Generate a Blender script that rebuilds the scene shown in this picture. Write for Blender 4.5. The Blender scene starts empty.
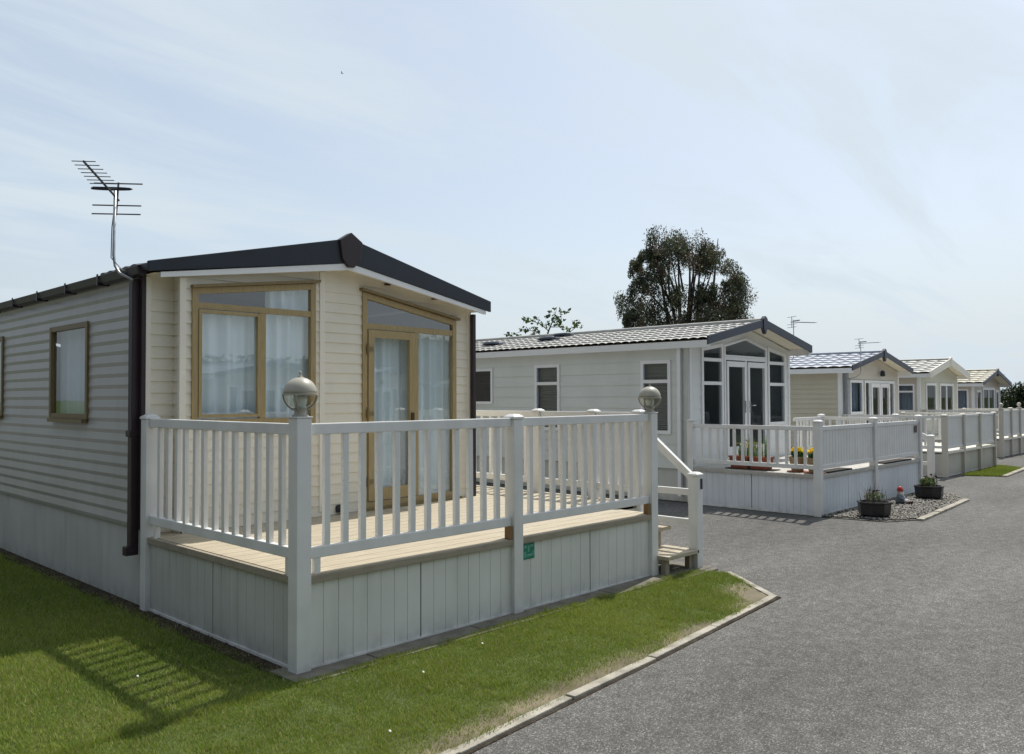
import bpy, bmesh, math, random
import numpy as np
from mathutils import Vector, Matrix
random.seed(11)
rng = np.random.default_rng(5)
sc = bpy.context.scene
C = sc.collection
PI = math.pi

# ------------------------------------------------------------------ materials
def nt(name):
    m = bpy.data.materials.new(name); m.use_nodes = True
    n = m.node_tree; n.nodes.clear()
    return m, n.nodes, n.links

def mat(name, base, rough=0.5, var=0.08, scale=3.0, spec=0.4, metal=0.0, bump=0.0, bscale=40.0,
        grime=0.0, stretch=(1, 1, 1), translucent=0.0, splash=0.0):
    """painted / plastic / timber surface: two scales of noise in the colour and roughness, optional bump and
    dirt that is heavier near the ground"""
    m, N, L = nt(name)
    out = N.new('ShaderNodeOutputMaterial'); p = N.new('ShaderNodeBsdfPrincipled')
    tc = N.new('ShaderNodeTexCoord'); mp = N.new('ShaderNodeMapping'); mp.inputs['Scale'].default_value = stretch
    L.new(tc.outputs['Object'], mp.inputs['Vector'])
    n1 = N.new('ShaderNodeTexNoise'); n1.inputs['Scale'].default_value = scale; n1.inputs['Detail'].default_value = 6
    L.new(mp.outputs[0], n1.inputs['Vector'])
    r = N.new('ShaderNodeMapRange'); r.inputs[1].default_value = 0.3; r.inputs[2].default_value = 0.7
    r.inputs[3].default_value = 1 - var; r.inputs[4].default_value = 1 + var
    L.new(n1.outputs['Fac'], r.inputs[0])
    mul = N.new('ShaderNodeMix'); mul.data_type = 'RGBA'; mul.blend_type = 'MULTIPLY'; mul.inputs[0].default_value = 1
    mul.inputs[6].default_value = (*base, 1)
    L.new(r.outputs[0], mul.inputs[7])
    colr = mul.outputs[2]
    if grime > 0:
        n2 = N.new('ShaderNodeTexNoise'); n2.inputs['Scale'].default_value = 2.2; n2.inputs['Detail'].default_value = 8
        mp2 = N.new('ShaderNodeMapping'); mp2.inputs['Scale'].default_value = (3.0, 3.0, 0.5)
        L.new(tc.outputs['Object'], mp2.inputs['Vector']); L.new(mp2.outputs[0], n2.inputs['Vector'])
        rr = N.new('ShaderNodeMapRange'); rr.inputs[1].default_value = 0.48; rr.inputs[2].default_value = 0.78
        rr.inputs[3].default_value = 0; rr.inputs[4].default_value = grime
        L.new(n2.outputs['Fac'], rr.inputs[0])
        mx = N.new('ShaderNodeMix'); mx.data_type = 'RGBA'
        L.new(rr.outputs[0], mx.inputs[0]); L.new(colr, mx.inputs[6])
        mx.inputs[7].default_value = (base[0] * 0.45, base[1] * 0.45, base[2] * 0.38, 1)
        colr = mx.outputs[2]
    if splash > 0:      # mud and green film kicked up near the ground
        sp = N.new('ShaderNodeSeparateXYZ'); L.new(tc.outputs['Object'], sp.inputs[0])
        zr = N.new('ShaderNodeMapRange'); zr.inputs[1].default_value = 0.0; zr.inputs[2].default_value = 0.20; zr.inputs[3].default_value = 1.0; zr.inputs[4].default_value = 0.0
        L.new(sp.outputs[2], zr.inputs[0])
        n5 = N.new('ShaderNodeTexNoise'); n5.inputs['Scale'].default_value = 11; n5.inputs['Detail'].default_value = 8; L.new(tc.outputs['Object'], n5.inputs['Vector'])
        r5 = N.new('ShaderNodeMapRange'); r5.inputs[1].default_value = 0.35; r5.inputs[2].default_value = 0.75; r5.inputs[3].default_value = 0.15; r5.inputs[4].default_value = 1.3; L.new(n5.outputs['Fac'], r5.inputs[0])
        z2 = N.new('ShaderNodeMath'); z2.operation = 'POWER'; z2.inputs[1].default_value = 2.0; L.new(zr.outputs[0], z2.inputs[0])
        m5 = N.new('ShaderNodeMath'); m5.operation = 'MULTIPLY'; L.new(z2.outputs[0], m5.inputs[0]); L.new(r5.outputs[0], m5.inputs[1])
        m6 = N.new('ShaderNodeMath'); m6.operation = 'MULTIPLY'; m6.inputs[1].default_value = splash; m6.use_clamp = True; L.new(m5.outputs[0], m6.inputs[0])
        mx5 = N.new('ShaderNodeMix'); mx5.data_type = 'RGBA'; L.new(m6.outputs[0], mx5.inputs[0]); L.new(colr, mx5.inputs[6]); mx5.inputs[7].default_value = (0.10, 0.095, 0.06, 1)
        colr = mx5.outputs[2]
    L.new(colr, p.inputs['Base Color'])
    rv = N.new('ShaderNodeMapRange'); rv.inputs[3].default_value = max(0.02, rough - 0.08); rv.inputs[4].default_value = min(1, rough + 0.1)
    L.new(n1.outputs['Fac'], rv.inputs[0]); L.new(rv.outputs[0], p.inputs['Roughness'])
    p.inputs['Specular IOR Level'].default_value = spec
    p.inputs['Metallic'].default_value = metal
    if bump > 0:
        n3 = N.new('ShaderNodeTexNoise'); n3.inputs['Scale'].default_value = bscale; n3.inputs['Detail'].default_value = 4
        L.new(mp.outputs[0], n3.inputs['Vector'])
        b = N.new('ShaderNodeBump'); b.inputs['Strength'].default_value = bump; b.inputs['Distance'].default_value = 0.01
        L.new(n3.outputs['Fac'], b.inputs['Height']); L.new(b.outputs[0], p.inputs['Normal'])
    if translucent > 0:
        t = N.new('ShaderNodeBsdfTranslucent'); L.new(colr, t.inputs['Color'])
        ms = N.new('ShaderNodeMixShader'); ms.inputs[0].default_value = translucent
        L.new(p.outputs[0], ms.inputs[1]); L.new(t.outputs[0], ms.inputs[2]); L.new(ms.outputs[0], out.inputs[0])
    else:
        L.new(p.outputs[0], out.inputs[0])
    return m

def glass(name, tint=(0.95, 0.98, 0.99), ior=1.5, wob=0.01, mult=1.3, add=0.14):
    m, N, L = nt(name)
    out = N.new('ShaderNodeOutputMaterial'); t = N.new('ShaderNodeBsdfTransparent'); t.inputs[0].default_value = (*tint, 1)
    g = N.new('ShaderNodeBsdfGlossy'); g.inputs['Roughness'].default_value = 0.01
    f = N.new('ShaderNodeFresnel')
    ge = N.new('ShaderNodeNewGeometry')      # a pane is one thin sheet: same reflectance from both faces
    ir = N.new('ShaderNodeMapRange'); ir.inputs[3].default_value = ior; ir.inputs[4].default_value = 1.0 / ior
    L.new(ge.outputs['Backfacing'], ir.inputs[0]); L.new(ir.outputs[0], f.inputs[0])
    mul = N.new('ShaderNodeMath'); mul.operation = 'MULTIPLY'; mul.inputs[1].default_value = mult; mul.use_clamp = True
    mul.operation = 'MULTIPLY_ADD'; mul.inputs[2].default_value = add
    tc = N.new('ShaderNodeTexCoord'); n = N.new('ShaderNodeTexNoise'); n.inputs['Scale'].default_value = 2.5
    L.new(tc.outputs['Object'], n.inputs['Vector'])
    b = N.new('ShaderNodeBump'); b.inputs['Strength'].default_value = wob * 4; b.inputs['Distance'].default_value = 0.01
    L.new(n.outputs['Fac'], b.inputs['Height']); L.new(b.outputs[0], g.inputs['Normal'])
    L.new(f.outputs[0], mul.inputs[0])
    ms = N.new('ShaderNodeMixShader'); L.new(mul.outputs[0], ms.inputs[0]); L.new(t.outputs[0], ms.inputs[1]); L.new(g.outputs[0], ms.inputs[2])
    L.new(ms.outputs[0], out.inputs[0])
    return m

def attr_mat(name, rough=0.6, translucent=0.35, spec=0.25):
    """leaves and blades: colour from a per-vertex attribute"""
    m, N, L = nt(name)
    out = N.new('ShaderNodeOutputMaterial'); p = N.new('ShaderNodeBsdfPrincipled')
    a = N.new('ShaderNodeAttribute'); a.attribute_name = 'Col'
    L.new(a.outputs['Color'], p.inputs['Base Color']); p.inputs['Roughness'].default_value = rough
    p.inputs['Specular IOR Level'].default_value = spec
    t = N.new('ShaderNodeBsdfTranslucent')
    hs = N.new('ShaderNodeHueSaturation'); hs.inputs['Value'].default_value = 1.3; hs.inputs['Saturation'].default_value = 1.1
    L.new(a.outputs['Color'], hs.inputs['Color']); L.new(hs.outputs[0], t.inputs[0])
    ms = N.new('ShaderNodeMixShader'); ms.inputs[0].default_value = translucent
    L.new(p.outputs[0], ms.inputs[1]); L.new(t.outputs[0], ms.inputs[2]); L.new(ms.outputs[0], out.inputs[0])
    return m

def asphalt():
    m, N, L = nt('asphalt')
    out = N.new('ShaderNodeOutputMaterial'); p = N.new('ShaderNodeBsdfPrincipled')
    tc = N.new('ShaderNodeTexCoord')
    v = N.new('ShaderNodeTexVoronoi'); v.inputs['Scale'].default_value = 135; v.inputs['Randomness'].default_value = 1
    L.new(tc.outputs['Object'], v.inputs['Vector'])
    bw = N.new('ShaderNodeSeparateColor'); L.new(v.outputs['Color'], bw.inputs[0])
    ramp = N.new('ShaderNodeValToRGB')
    e = ramp.color_ramp.elements
    e[0].position = 0.0; e[0].color = (0.083, 0.080, 0.075, 1)
    e[1].position = 1.0; e[1].color = (0.285, 0.272, 0.248, 1)
    x = e.new(0.45); x.color = (0.121, 0.117, 0.109, 1)
    x = e.new(0.8); x.color = (0.164, 0.158, 0.147, 1)
    L.new(bw.outputs[0], ramp.inputs[0])
    # dark gaps between the chippings
    r0 = N.new('ShaderNodeMapRange'); r0.inputs[1].default_value = 0.25; r0.inputs[2].default_value = 0.75
    r0.inputs[3].default_value = 1.1; r0.inputs[4].default_value = 0.6
    L.new(v.outputs['Distance'], r0.inputs[0])
    # worn light bands and darker patches, metres across
    n = N.new('ShaderNodeTexNoise'); n.inputs['Scale'].default_value = 0.55; n.inputs['Detail'].default_value = 7; n.inputs['Roughness'].default_value = 0.6
    mp = N.new('ShaderNodeMapping'); mp.inputs['Scale'].default_value = (0.45, 1.3, 1)
    L.new(tc.outputs['Object'], mp.inputs[0]); L.new(mp.outputs[0], n.inputs['Vector'])
    r1 = N.new('ShaderNodeMapRange'); r1.inputs[1].default_value = 0.3; r1.inputs[2].default_value = 0.7
    r1.inputs[3].default_value = 0.82; r1.inputs[4].default_value = 1.36
    L.new(n.outputs['Fac'], r1.inputs[0])
    n2 = N.new('ShaderNodeTexNoise'); n2.inputs['Scale'].default_value = 9; n2.inputs['Detail'].default_value = 6
    L.new(tc.outputs['Object'], n2.inputs['Vector'])
    r2 = N.new('ShaderNodeMapRange'); r2.inputs[1].default_value = 0.3; r2.inputs[2].default_value = 0.7
    r2.inputs[3].default_value = 0.80; r2.inputs[4].default_value = 1.18
    L.new(n2.outputs['Fac'], r2.inputs[0])
    a = N.new('ShaderNodeMath'); a.operation = 'MULTIPLY'; L.new(r0.outputs[0], a.inputs[0]); L.new(r1.outputs[0], a.inputs[1])
    b = N.new('ShaderNodeMath'); b.operation = 'MULTIPLY'; L.new(a.outputs[0], b.inputs[0]); L.new(r2.outputs[0], b.inputs[1])
    mul = N.new('ShaderNodeMix'); mul.data_type = 'RGBA'; mul.blend_type = 'MULTIPLY'; mul.inputs[0].default_value = 1
    L.new(ramp.outputs[0], mul.inputs[6]); L.new(b.outputs[0], mul.inputs[7])
    L.new(mul.outputs[2], p.inputs['Base Color']); p.inputs['Roughness'].default_value = 0.85
    p.inputs['Specular IOR Level'].default_value = 0.25
    bp = N.new('ShaderNodeBump'); bp.inputs['Strength'].default_value = 0.7; bp.inputs['Distance'].default_value = 0.006; bp.invert = True
    L.new(v.outputs['Distance'], bp.inputs['Height']); L.new(bp.outputs[0], p.inputs['Normal'])
    L.new(p.outputs[0], out.inputs[0])
    return m

def ground_mat(name, c0, c1, c2, scale=2.0, fine=60):
    m, N, L = nt(name)
    out = N.new('ShaderNodeOutputMaterial'); p = N.new('ShaderNodeBsdfPrincipled')
    tc = N.new('ShaderNodeTexCoord')
    n = N.new('ShaderNodeTexNoise'); n.inputs['Scale'].default_value = scale; n.inputs['Detail'].default_value = 9; n.inputs['Roughness'].default_value = 0.65
    L.new(tc.outputs['Object'], n.inputs['Vector'])
    ramp = N.new('ShaderNodeValToRGB'); e = ramp.color_ramp.elements
    e[0].position = 0.3; e[0].color = (*c0, 1); e[1].position = 0.72; e[1].color = (*c2, 1)
    x = e.new(0.5); x.color = (*c1, 1)
    L.new(n.outputs['Fac'], ramp.inputs[0]); L.new(ramp.outputs[0], p.inputs['Base Color'])
    p.inputs['Roughness'].default_value = 0.95; p.inputs['Specular IOR Level'].default_value = 0.15
    n2 = N.new('ShaderNodeTexNoise'); n2.inputs['Scale'].default_value = fine; n2.inputs['Detail'].default_value = 5
    L.new(tc.outputs['Object'], n2.inputs['Vector'])
    bp = N.new('ShaderNodeBump'); bp.inputs['Strength'].default_value = 0.8; bp.inputs['Distance'].default_value = 0.02
    L.new(n2.outputs['Fac'], bp.inputs['Height']); L.new(bp.outputs[0], p.inputs['Normal'])
    L.new(p.outputs[0], out.inputs[0])
    return m

M = {}
M['cream'] = mat('cream_cladding', (0.75, 0.705, 0.595), 0.42, 0.05, 2.0, grime=0.10)
M['creamtrim'] = mat('cream_trim', (0.79, 0.755, 0.66), 0.4, 0.04, 3.0)
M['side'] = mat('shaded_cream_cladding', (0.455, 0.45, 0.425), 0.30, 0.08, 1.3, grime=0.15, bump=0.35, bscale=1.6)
M['oak'] = mat('golden_oak_foil', (0.36, 0.275, 0.135), 0.42, 0.14, 14.0, stretch=(6, 6, 0.5), bump=0.05)
M['oakdark'] = mat('dark_oak_foil', (0.21, 0.155, 0.07), 0.42, 0.16, 14.0, stretch=(6, 6, 0.5))
M['black'] = mat('black_fascia', (0.020, 0.026, 0.038), 0.45, 0.15, 4.0)
M['brown'] = mat('dark_brown_plastic', (0.034, 0.021, 0.025), 0.4, 0.15, 5.0)
M['gutter'] = mat('brown_gutter', (0.045, 0.038, 0.042), 0.4, 0.15, 5.0)
M['white'] = mat('white_pvc', (0.74, 0.735, 0.715), 0.38, 0.06, 4.0, grime=0.16, splash=0.35)
M['winwhite'] = mat('white_window_frame', (0.80, 0.81, 0.82), 0.3, 0.03, 4.0)
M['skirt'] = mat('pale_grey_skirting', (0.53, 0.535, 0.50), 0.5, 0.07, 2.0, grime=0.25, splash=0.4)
M['skirtlit'] = mat('lit_front_skirting', (0.70, 0.70, 0.66), 0.5, 0.06, 2.0, grime=0.2, splash=0.4)  # same panels as the grey skirting, stronger front light put into the colour
M['skirt2'] = mat('white_skirting', (0.70, 0.73, 0.77), 0.5, 0.05, 2.0, grime=0.15, splash=0.3)
M['skirt3'] = mat('buff_skirting', (0.56, 0.53, 0.47), 0.5, 0.05, 2.0, grime=0.15, splash=0.3)
M['deckboard'] = mat('beige_deck_board', (0.445, 0.385, 0.285), 0.6, 0.16, 6.0, stretch=(0.6, 8, 8), bump=0.12, bscale=30, grime=0.12)
M['deckedge'] = mat('weathered_deck_edge', (0.33, 0.285, 0.22), 0.65, 0.12, 6.0, stretch=(0.6, 8, 8), grime=0.3)
M['palefloor'] = mat('pale_grey_deck_board', (0.47, 0.45, 0.41), 0.6, 0.12, 6.0, stretch=(0.6, 8, 8), grime=0.2)
M['timber'] = mat('raw_timber', (0.24, 0.135, 0.06), 0.7, 0.15, 20.0)
M['lampmetal'] = mat('champagne_lamp_metal', (0.40, 0.375, 0.31), 0.42, 0.10, 8.0, metal=0.0)
M['steel'] = mat('galvanised_steel', (0.42, 0.43, 0.44), 0.4, 0.1, 20.0, metal=0.8)
M['darksteel'] = mat('weathered_aluminium', (0.10, 0.10, 0.11), 0.5, 0.15, 20.0, metal=0.4)
M['bronze'] = mat('bronze_handle', (0.10, 0.06, 0.03), 0.35, 0.1, 20.0, metal=0.7)
M['glass'] = glass('window_glass')
M['lampglass'] = glass('lamp_glass', tint=(0.92, 0.90, 0.84), ior=1.45, wob=0.02, mult=.8, add=0.02)
M['roomglass'] = glass('dark_room_glass', tint=(0.60, 0.68, 0.76), mult=.6, add=0.0)
M['net'] = mat('net_curtain', (0.82, 0.925, 0.975), 0.9, 0.03, 6.0, translucent=0.08, spec=0.0)
M['blind'] = mat('beige_blind', (0.50, 0.46, 0.38), 0.6, 0.05, 6.0)
M['greycurtain'] = mat('grey_curtain', (0.35, 0.38, 0.42), 0.9, 0.08, 6.0, spec=0.0)
M['inside'] = mat('dim_interior', (0.03, 0.03, 0.035), 0.9, 0.2, 2.0)
M['sage'] = mat('grey_green_cladding', (0.66, 0.69, 0.665), 0.45, 0.04, 2.0, grime=0.08)
M['sagefront'] = mat('pale_cladding', (0.71, 0.73, 0.72), 0.45, 0.04, 2.0, grime=0.06)
M['beige'] = mat('beige_cladding', (0.53, 0.485, 0.385), 0.5, 0.04, 2.0, grime=0.06)
M['stone'] = mat('stone_cladding', (0.58, 0.54, 0.47), 0.5, 0.05, 2.0)
M['greygreen'] = mat('cream_green_cladding', (0.56, 0.56, 0.48), 0.5, 0.05, 2.0)
M['greyfascia'] = mat('slate_grey_fascia', (0.05, 0.058, 0.085), 0.4, 0.1, 4.0)
M['tile'] = mat('pale_roof_tile', (0.40, 0.395, 0.37), 0.6, 0.16, 5.0, bump=0.1, bscale=60, grime=0.25)
M['tileblue'] = mat('slate_blue_roof_tile', (0.36, 0.39, 0.45), 0.45, 0.12, 5.0, grime=0.2)
M['tilecream'] = mat('cream_roof_tile', (0.42, 0.42, 0.385), 0.5, 0.16, 5.0, grime=0.2)
M['tilesand'] = mat('sand_roof_tile', (0.44, 0.41, 0.32), 0.5, 0.14, 5.0, grime=0.2)
M['soffit'] = mat('cream_soffit', (0.72, 0.68, 0.56), 0.5, 0.04, 3.0)
M['concrete'] = mat('concrete', (0.19, 0.175, 0.145), 0.9, 0.25, 9.0, spec=0.2, bump=0.5, bscale=90, grime=0.4)
M['kerb'] = mat('kerb_concrete', (0.38, 0.35, 0.295), 0.9, 0.28, 7.0, spec=0.2, bump=0.6, bscale=90, grime=0.7)
M['terracotta'] = mat('terracotta', (0.22, 0.065, 0.036), 0.75, 0.15, 12.0, bump=0.1)
M['darkglaze'] = mat('dark_glazed_planter', (0.022, 0.021, 0.022), 0.35, 0.2, 12.0, bump=0.2, bscale=25)
M['soil'] = mat('potting_soil', (0.03, 0.02, 0.013), 0.95, 0.3, 30.0, bump=0.8)
M['mat'] = mat('dark_door_mat', (0.03, 0.026, 0.026), 0.95, 0.2, 30.0)
M['wicker'] = mat('woven_pot', (0.24, 0.18, 0.10), 0.8, 0.25, 40.0, bump=0.5, bscale=60)
M['redhat'] = mat('red_painted_resin', (0.42, 0.03, 0.03), 0.45, 0.1, 30.0)
M['skin'] = mat('painted_face', (0.55, 0.34, 0.25), 0.5, 0.05, 30.0)
M['bluecoat'] = mat('grey_blue_coat', (0.16, 0.18, 0.21), 0.5, 0.1, 30.0)
M['beard'] = mat('white_beard', (0.65, 0.63, 0.60), 0.6, 0.1, 60.0)
M['brownboot'] = mat('brown_boots', (0.10, 0.05, 0.035), 0.5, 0.1, 30.0)
M['greensign'] = mat('green_enamel', (0.02, 0.21, 0.14), 0.4, 0.12, 30.0)
M['signwhite'] = mat('sign_white', (0.13, 0.38, 0.29), 0.5, 0.05, 30.0)
M['bark'] = mat('bark', (0.085, 0.07, 0.055), 0.9, 0.3, 8.0, bump=0.6, bscale=20)
M['leaf'] = attr_mat('leaves', 0.5, 0.22)
M['blade'] = attr_mat('grass_blades', 0.65, 0.3)
M['pebble'] = attr_mat('pebbles', 0.7, 0.0)
M['asphalt'] = asphalt()
M['lawn'] = ground_mat('lawn_soil', (0.055, 0.075, 0.02), (0.085, 0.115, 0.028), (0.15, 0.135, 0.06), 1.6)
M['field'] = ground_mat('field_grass', (0.04, 0.06, 0.02), (0.07, 0.10, 0.03), (0.10, 0.12, 0.045), 0.3)
M['earth'] = ground_mat('bare_earth', (0.022, 0.017, 0.012), (0.05, 0.038, 0.026), (0.10, 0.08, 0.06), 7.0)
M['gravelbase'] = ground_mat('gravel_bed', (0.08, 0.076, 0.068), (0.14, 0.133, 0.12), (0.21, 0.2, 0.18), 30.0)

# ------------------------------------------------------------------ objects and meshes
def tag(o, label=None, cat=None, group=None, kind=None):
    if label: o['label'] = label
    if cat: o['category'] = cat
    if group: o['group'] = group
    if kind: o['kind'] = kind
    return o

def thing(name, label, cat, loc=(0, 0, 0), group=None):
    o = bpy.data.objects.new(name, None); C.objects.link(o)
    o.location = loc; o.empty_display_size = 0.1
    return tag(o, label, cat, group)

def root_loc(p):
    while p.parent: p = p.parent
    return Vector(p.location)

class Pl:
    """a vertical plane: u runs along it, z up, n outwards"""
    def __init__(s, P, Q):
        s.P = Vector((P[0], P[1], 0)); d = Vector((Q[0] - P[0], Q[1] - P[1], 0)); s.len = d.length
        s.U = d.normalized(); s.N = Vector((s.U.y, -s.U.x, 0))
    def at(s, u, z, n=0.0):
        w = s.P + s.U * u + s.N * n
        return (w.x, w.y, z)

class MB:
    def __init__(s): s.v = []; s.f = []
    def poly(s, pts):
        i = len(s.v); s.v += [tuple(p) for p in pts]; s.f.append(tuple(range(i, i + len(pts))))
    def hexa(s, a, b):
        """a and b: matching rings; closed prism"""
        i = len(s.v); n = len(a); s.v += [tuple(p) for p in a] + [tuple(p) for p in b]
        s.f.append(tuple(range(i + n - 1, i - 1, -1))); s.f.append(tuple(range(i + n, i + 2 * n)))
        for k in range(n):
            j = (k + 1) % n
            s.f.append((i + k, i + j, i + n + j, i + n + k))
    def box(s, x0, x1, y0, y1, z0, z1):
        s.hexa([(x0, y0, z0), (x1, y0, z0), (x1, y1, z0), (x0, y1, z0)], [(x0, y0, z1), (x1, y0, z1), (x1, y1, z1), (x0, y1, z1)])
    def pext(s, pl, pts, n0, n1):
        s.hexa([pl.at(u, z, n0) for u, z in pts], [pl.at(u, z, n1) for u, z in pts])
    def prect(s, pl, u0, u1, z0, z1, n0, n1):
        s.pext(pl, [(u0, z0), (u1, z0), (u1, z1), (u0, z1)], n0, n1)
    def tube(s, path, r, n=8, caps=True):
        path = [Vector(p) for p in path]
        rs = r if isinstance(r, (list, tuple)) else [r] * len(path)
        i0 = len(s.v); up = Vector((0, 0, 1)); prev = None
        for k, p in enumerate(path):
            a = path[max(0, k - 1)]; b = path[min(len(path) - 1, k + 1)]
            t = (b - a).normalized()
            if prev is None:
                x = t.cross(up)
                if x.length < 0.05: x = t.cross(Vector((1, 0, 0)))
            else: x = prev - t * prev.dot(t)
            x.normalize(); prev = x; y = t.cross(x)
            for j in range(n):
                ang = 2 * PI * j / n
                s.v.append(tuple(p + (x * math.cos(ang) + y * math.sin(ang)) * rs[k]))
        for k in range(len(path) - 1):
            for j in range(n):
                q = (j + 1) % n
                s.f.append((i0 + k * n + j, i0 + k * n + q, i0 + (k + 1) * n + q, i0 + (k + 1) * n + j))
        if caps:
            s.f.append(tuple(range(i0 + n - 1, i0 - 1, -1))); e = i0 + (len(path) - 1) * n
            s.f.append(tuple(range(e, e + n)))
    def lathe(s, prof, c, n=20, sx=1.0, sy=1.0):
        i0 = len(s.v)
        for r, z in prof:
            for j in range(n):
                a = 2 * PI * j / n
                s.v.append((c[0] + r * sx * math.cos(a), c[1] + r * sy * math.sin(a), c[2] + z))
        for k in range(len(prof) - 1):
            for j in range(n):
                q = (j + 1) % n
                s.f.append((i0 + k * n + j, i0 + k * n + q, i0 + (k + 1) * n + q, i0 + (k + 1) * n + j))
        s.f.append(tuple(range(i0 + n - 1, i0 - 1, -1))); e = i0 + (len(prof) - 1) * n
        s.f.append(tuple(range(e, e + n)))
    def build(s, name, m, parent=None, smooth=False, bevel=0.0, origin=None, fix=True):
        me = bpy.data.meshes.new(name)
        off = root_loc(parent) if parent else Vector((0, 0, 0))
        og = Vector(origin) if origin is not None else off
        me.from_pydata([(x - og.x, y - og.y, z - og.z) for x, y, z in s.v], [], s.f)
        if bevel > 0 or fix:
            bm = bmesh.new(); bm.from_mesh(me)
            bmesh.ops.recalc_face_normals(bm, faces=bm.faces)
            if bevel > 0:
                bmesh.ops.bevel(bm, geom=list(bm.edges), offset=bevel, segments=2, affect='EDGES', profile=0.6)
            bm.to_mesh(me); bm.free()
        if smooth:
            for p in me.polygons: p.use_smooth = True
        me.materials.append(M[m] if isinstance(m, str) else m)
        o = bpy.data.objects.new(name, me); C.objects.link(o)
        if parent:
            o.parent = parent; o.location = og - off
        else: o.location = og
        return o

def np_mesh(name, verts, faces, cols, m, parent=None, flat=True):
    """big meshes (leaves, blades) straight from numpy; faces: (n,k) array; cols per vertex"""
    me = bpy.data.meshes.new(name)
    off = np.array(root_loc(parent)) if parent else np.zeros(3)
    verts = verts - off
    k = faces.shape[1]
    me.vertices.add(len(verts)); me.vertices.foreach_set('co', verts.astype(np.float32).ravel())
    me.loops.add(faces.size); me.loops.foreach_set('vertex_index', faces.astype(np.int32).ravel())
    me.polygons.add(len(faces)); me.polygons.foreach_set('loop_start', np.arange(0, faces.size, k, dtype=np.int32))
    me.update(calc_edges=True)
    ca = me.color_attributes.new('Col', 'FLOAT_COLOR', 'POINT')
    c4 = np.ones((len(verts), 4), np.float32); c4[:, :3] = cols
    ca.data.foreach_set('color', c4.ravel())
    me.materials.append(M[m])
    o = bpy.data.objects.new(name, me); C.objects.link(o)
    if parent: o.parent = parent
    return o

def copy_tree(o, parent=None):
    c = o.copy(); C.objects.link(c); c.parent = parent
    for ch in list(o.children): copy_tree(ch, c)
    return c

# ------------------------------------------------------------------ building kit
def lap_wall(mb, pl, z0, ztop, pitch=0.093, lap=0.011, openings=(), zbase=None, under=0.0):
    """lapped boards as real geometry. ztop: list of (u, z) of the top edge; openings: convex polygons in (u, z)"""
    zmax = max(z for u, z in ztop)
    zb = z0 if zbase is None else zbase
    br = {round(z0, 5), round(zmax, 5)}
    k = math.floor((z0 - zb) / pitch)
    while zb + k * pitch < zmax:
        if zb + k * pitch > z0: br.add(round(zb + k * pitch, 5))
        if under and zb + (k + under) * pitch > z0: br.add(round(zb + (k + under) * pitch, 5))
        k += 1
    for u, z in ztop: br.add(round(z, 5))
    for op in openings:
        for u, z in op: br.add(round(z, 5))
    br = sorted(b for b in br if z0 - 1e-6 <= b <= zmax + 1e-6)
    def span(poly, z):
        us = []
        for i in range(len(poly)):
            (ua, za), (ub, zb_) = poly[i], poly[(i + 1) % len(poly)]
            if abs(za - z) < 1e-7: us.append(ua)
            if (za - z) * (zb_ - z) < 0: us.append(ua + (ub - ua) * (z - za) / (zb_ - za))
        return (min(us), max(us)) if us else None
    outline = [(ztop[0][0], z0), (ztop[-1][0], z0)] + list(reversed(ztop))
    def off(z, top=False):
        t = ((z - zb) / pitch) % 1.0
        if top and (t < 1e-3 or t > 1 - 1e-3): t = 1.0
        elif t > 1 - 1e-3: t = 0.0
        if under and t < under: return lap * (0.15 + 0.85 * t / under) + 0.001
        if under: return lap * (1 - 0.85 * (t - under) / (1 - under)) + 0.001
        return lap * (1 - t) + 0.001
    for a, b in zip(br[:-1], br[1:]):
        if b - a < 1e-4: continue
        e = 1e-5
        A = span(outline, a + e); B = span(outline, b - e)
        if not A or not B: continue
        cuts = []
        for op in openings:
            oa, ob = span(op, a + e), span(op, b - e)
            if oa and ob: cuts.append((oa, ob))
        cuts.sort()
        segs = []; la, lb = A[0], B[0]
        for oa, ob in cuts:
            segs.append((la, oa[0], lb, ob[0])); la, lb = oa[1], ob[1]
        segs.append((la, A[1], lb, B[1]))
        na, nb = off(a), off(b, True)
        lip = abs((((a - zb) / pitch) + 0.5) % 1.0 - 0.5) < 1e-3
        for u0, u1, v0, v1 in segs:
            if u1 - u0 < 1e-4 and v1 - v0 < 1e-4: continue
            mb.poly([pl.at(u0, a, na), pl.at(u1, a, na), pl.at(v1, b, nb), pl.at(v0, b, nb)])
            if lip: mb.poly([pl.at(u0, a, 0), pl.at(u1, a, 0), pl.at(u1, a, na), pl.at(u0, a, na)])

def plain_wall(mb, pl, u0, u1, z0, z1, n=0): mb.poly([pl.at(u0, z0, n), pl.at(u1, z0, n), pl.at(u1, z1, n), pl.at(u0, z1, n)])

def groove_panel(mb, pl, u0, u1, z0, z1, board=0.115, n=0.0, g=0.006, d=0.006):
    """vertical tongue-and-groove boards"""
    k = max(1, round((u1 - u0) / board)); w = (u1 - u0) / k
    u = u0
    for i in range(k):
        a = u + (g / 2 if i else 0); b = u + w - (g / 2 if i < k - 1 else 0)
        mb.poly([pl.at(a, z0, n), pl.at(b, z0, n), pl.at(b, z1, n), pl.at(a, z1, n)])
        if i < k - 1:
            mb.poly([pl.at(b, z0, n), pl.at(b + g / 2, z0, n - d), pl.at(b + g / 2, z1, n - d), pl.at(b, z1, n)])
            mb.poly([pl.at(b + g / 2, z0, n - d), pl.at(b + g, z0, n), pl.at(b + g, z1, n), pl.at(b + g / 2, z1, n - d)])
        u += w

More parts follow.
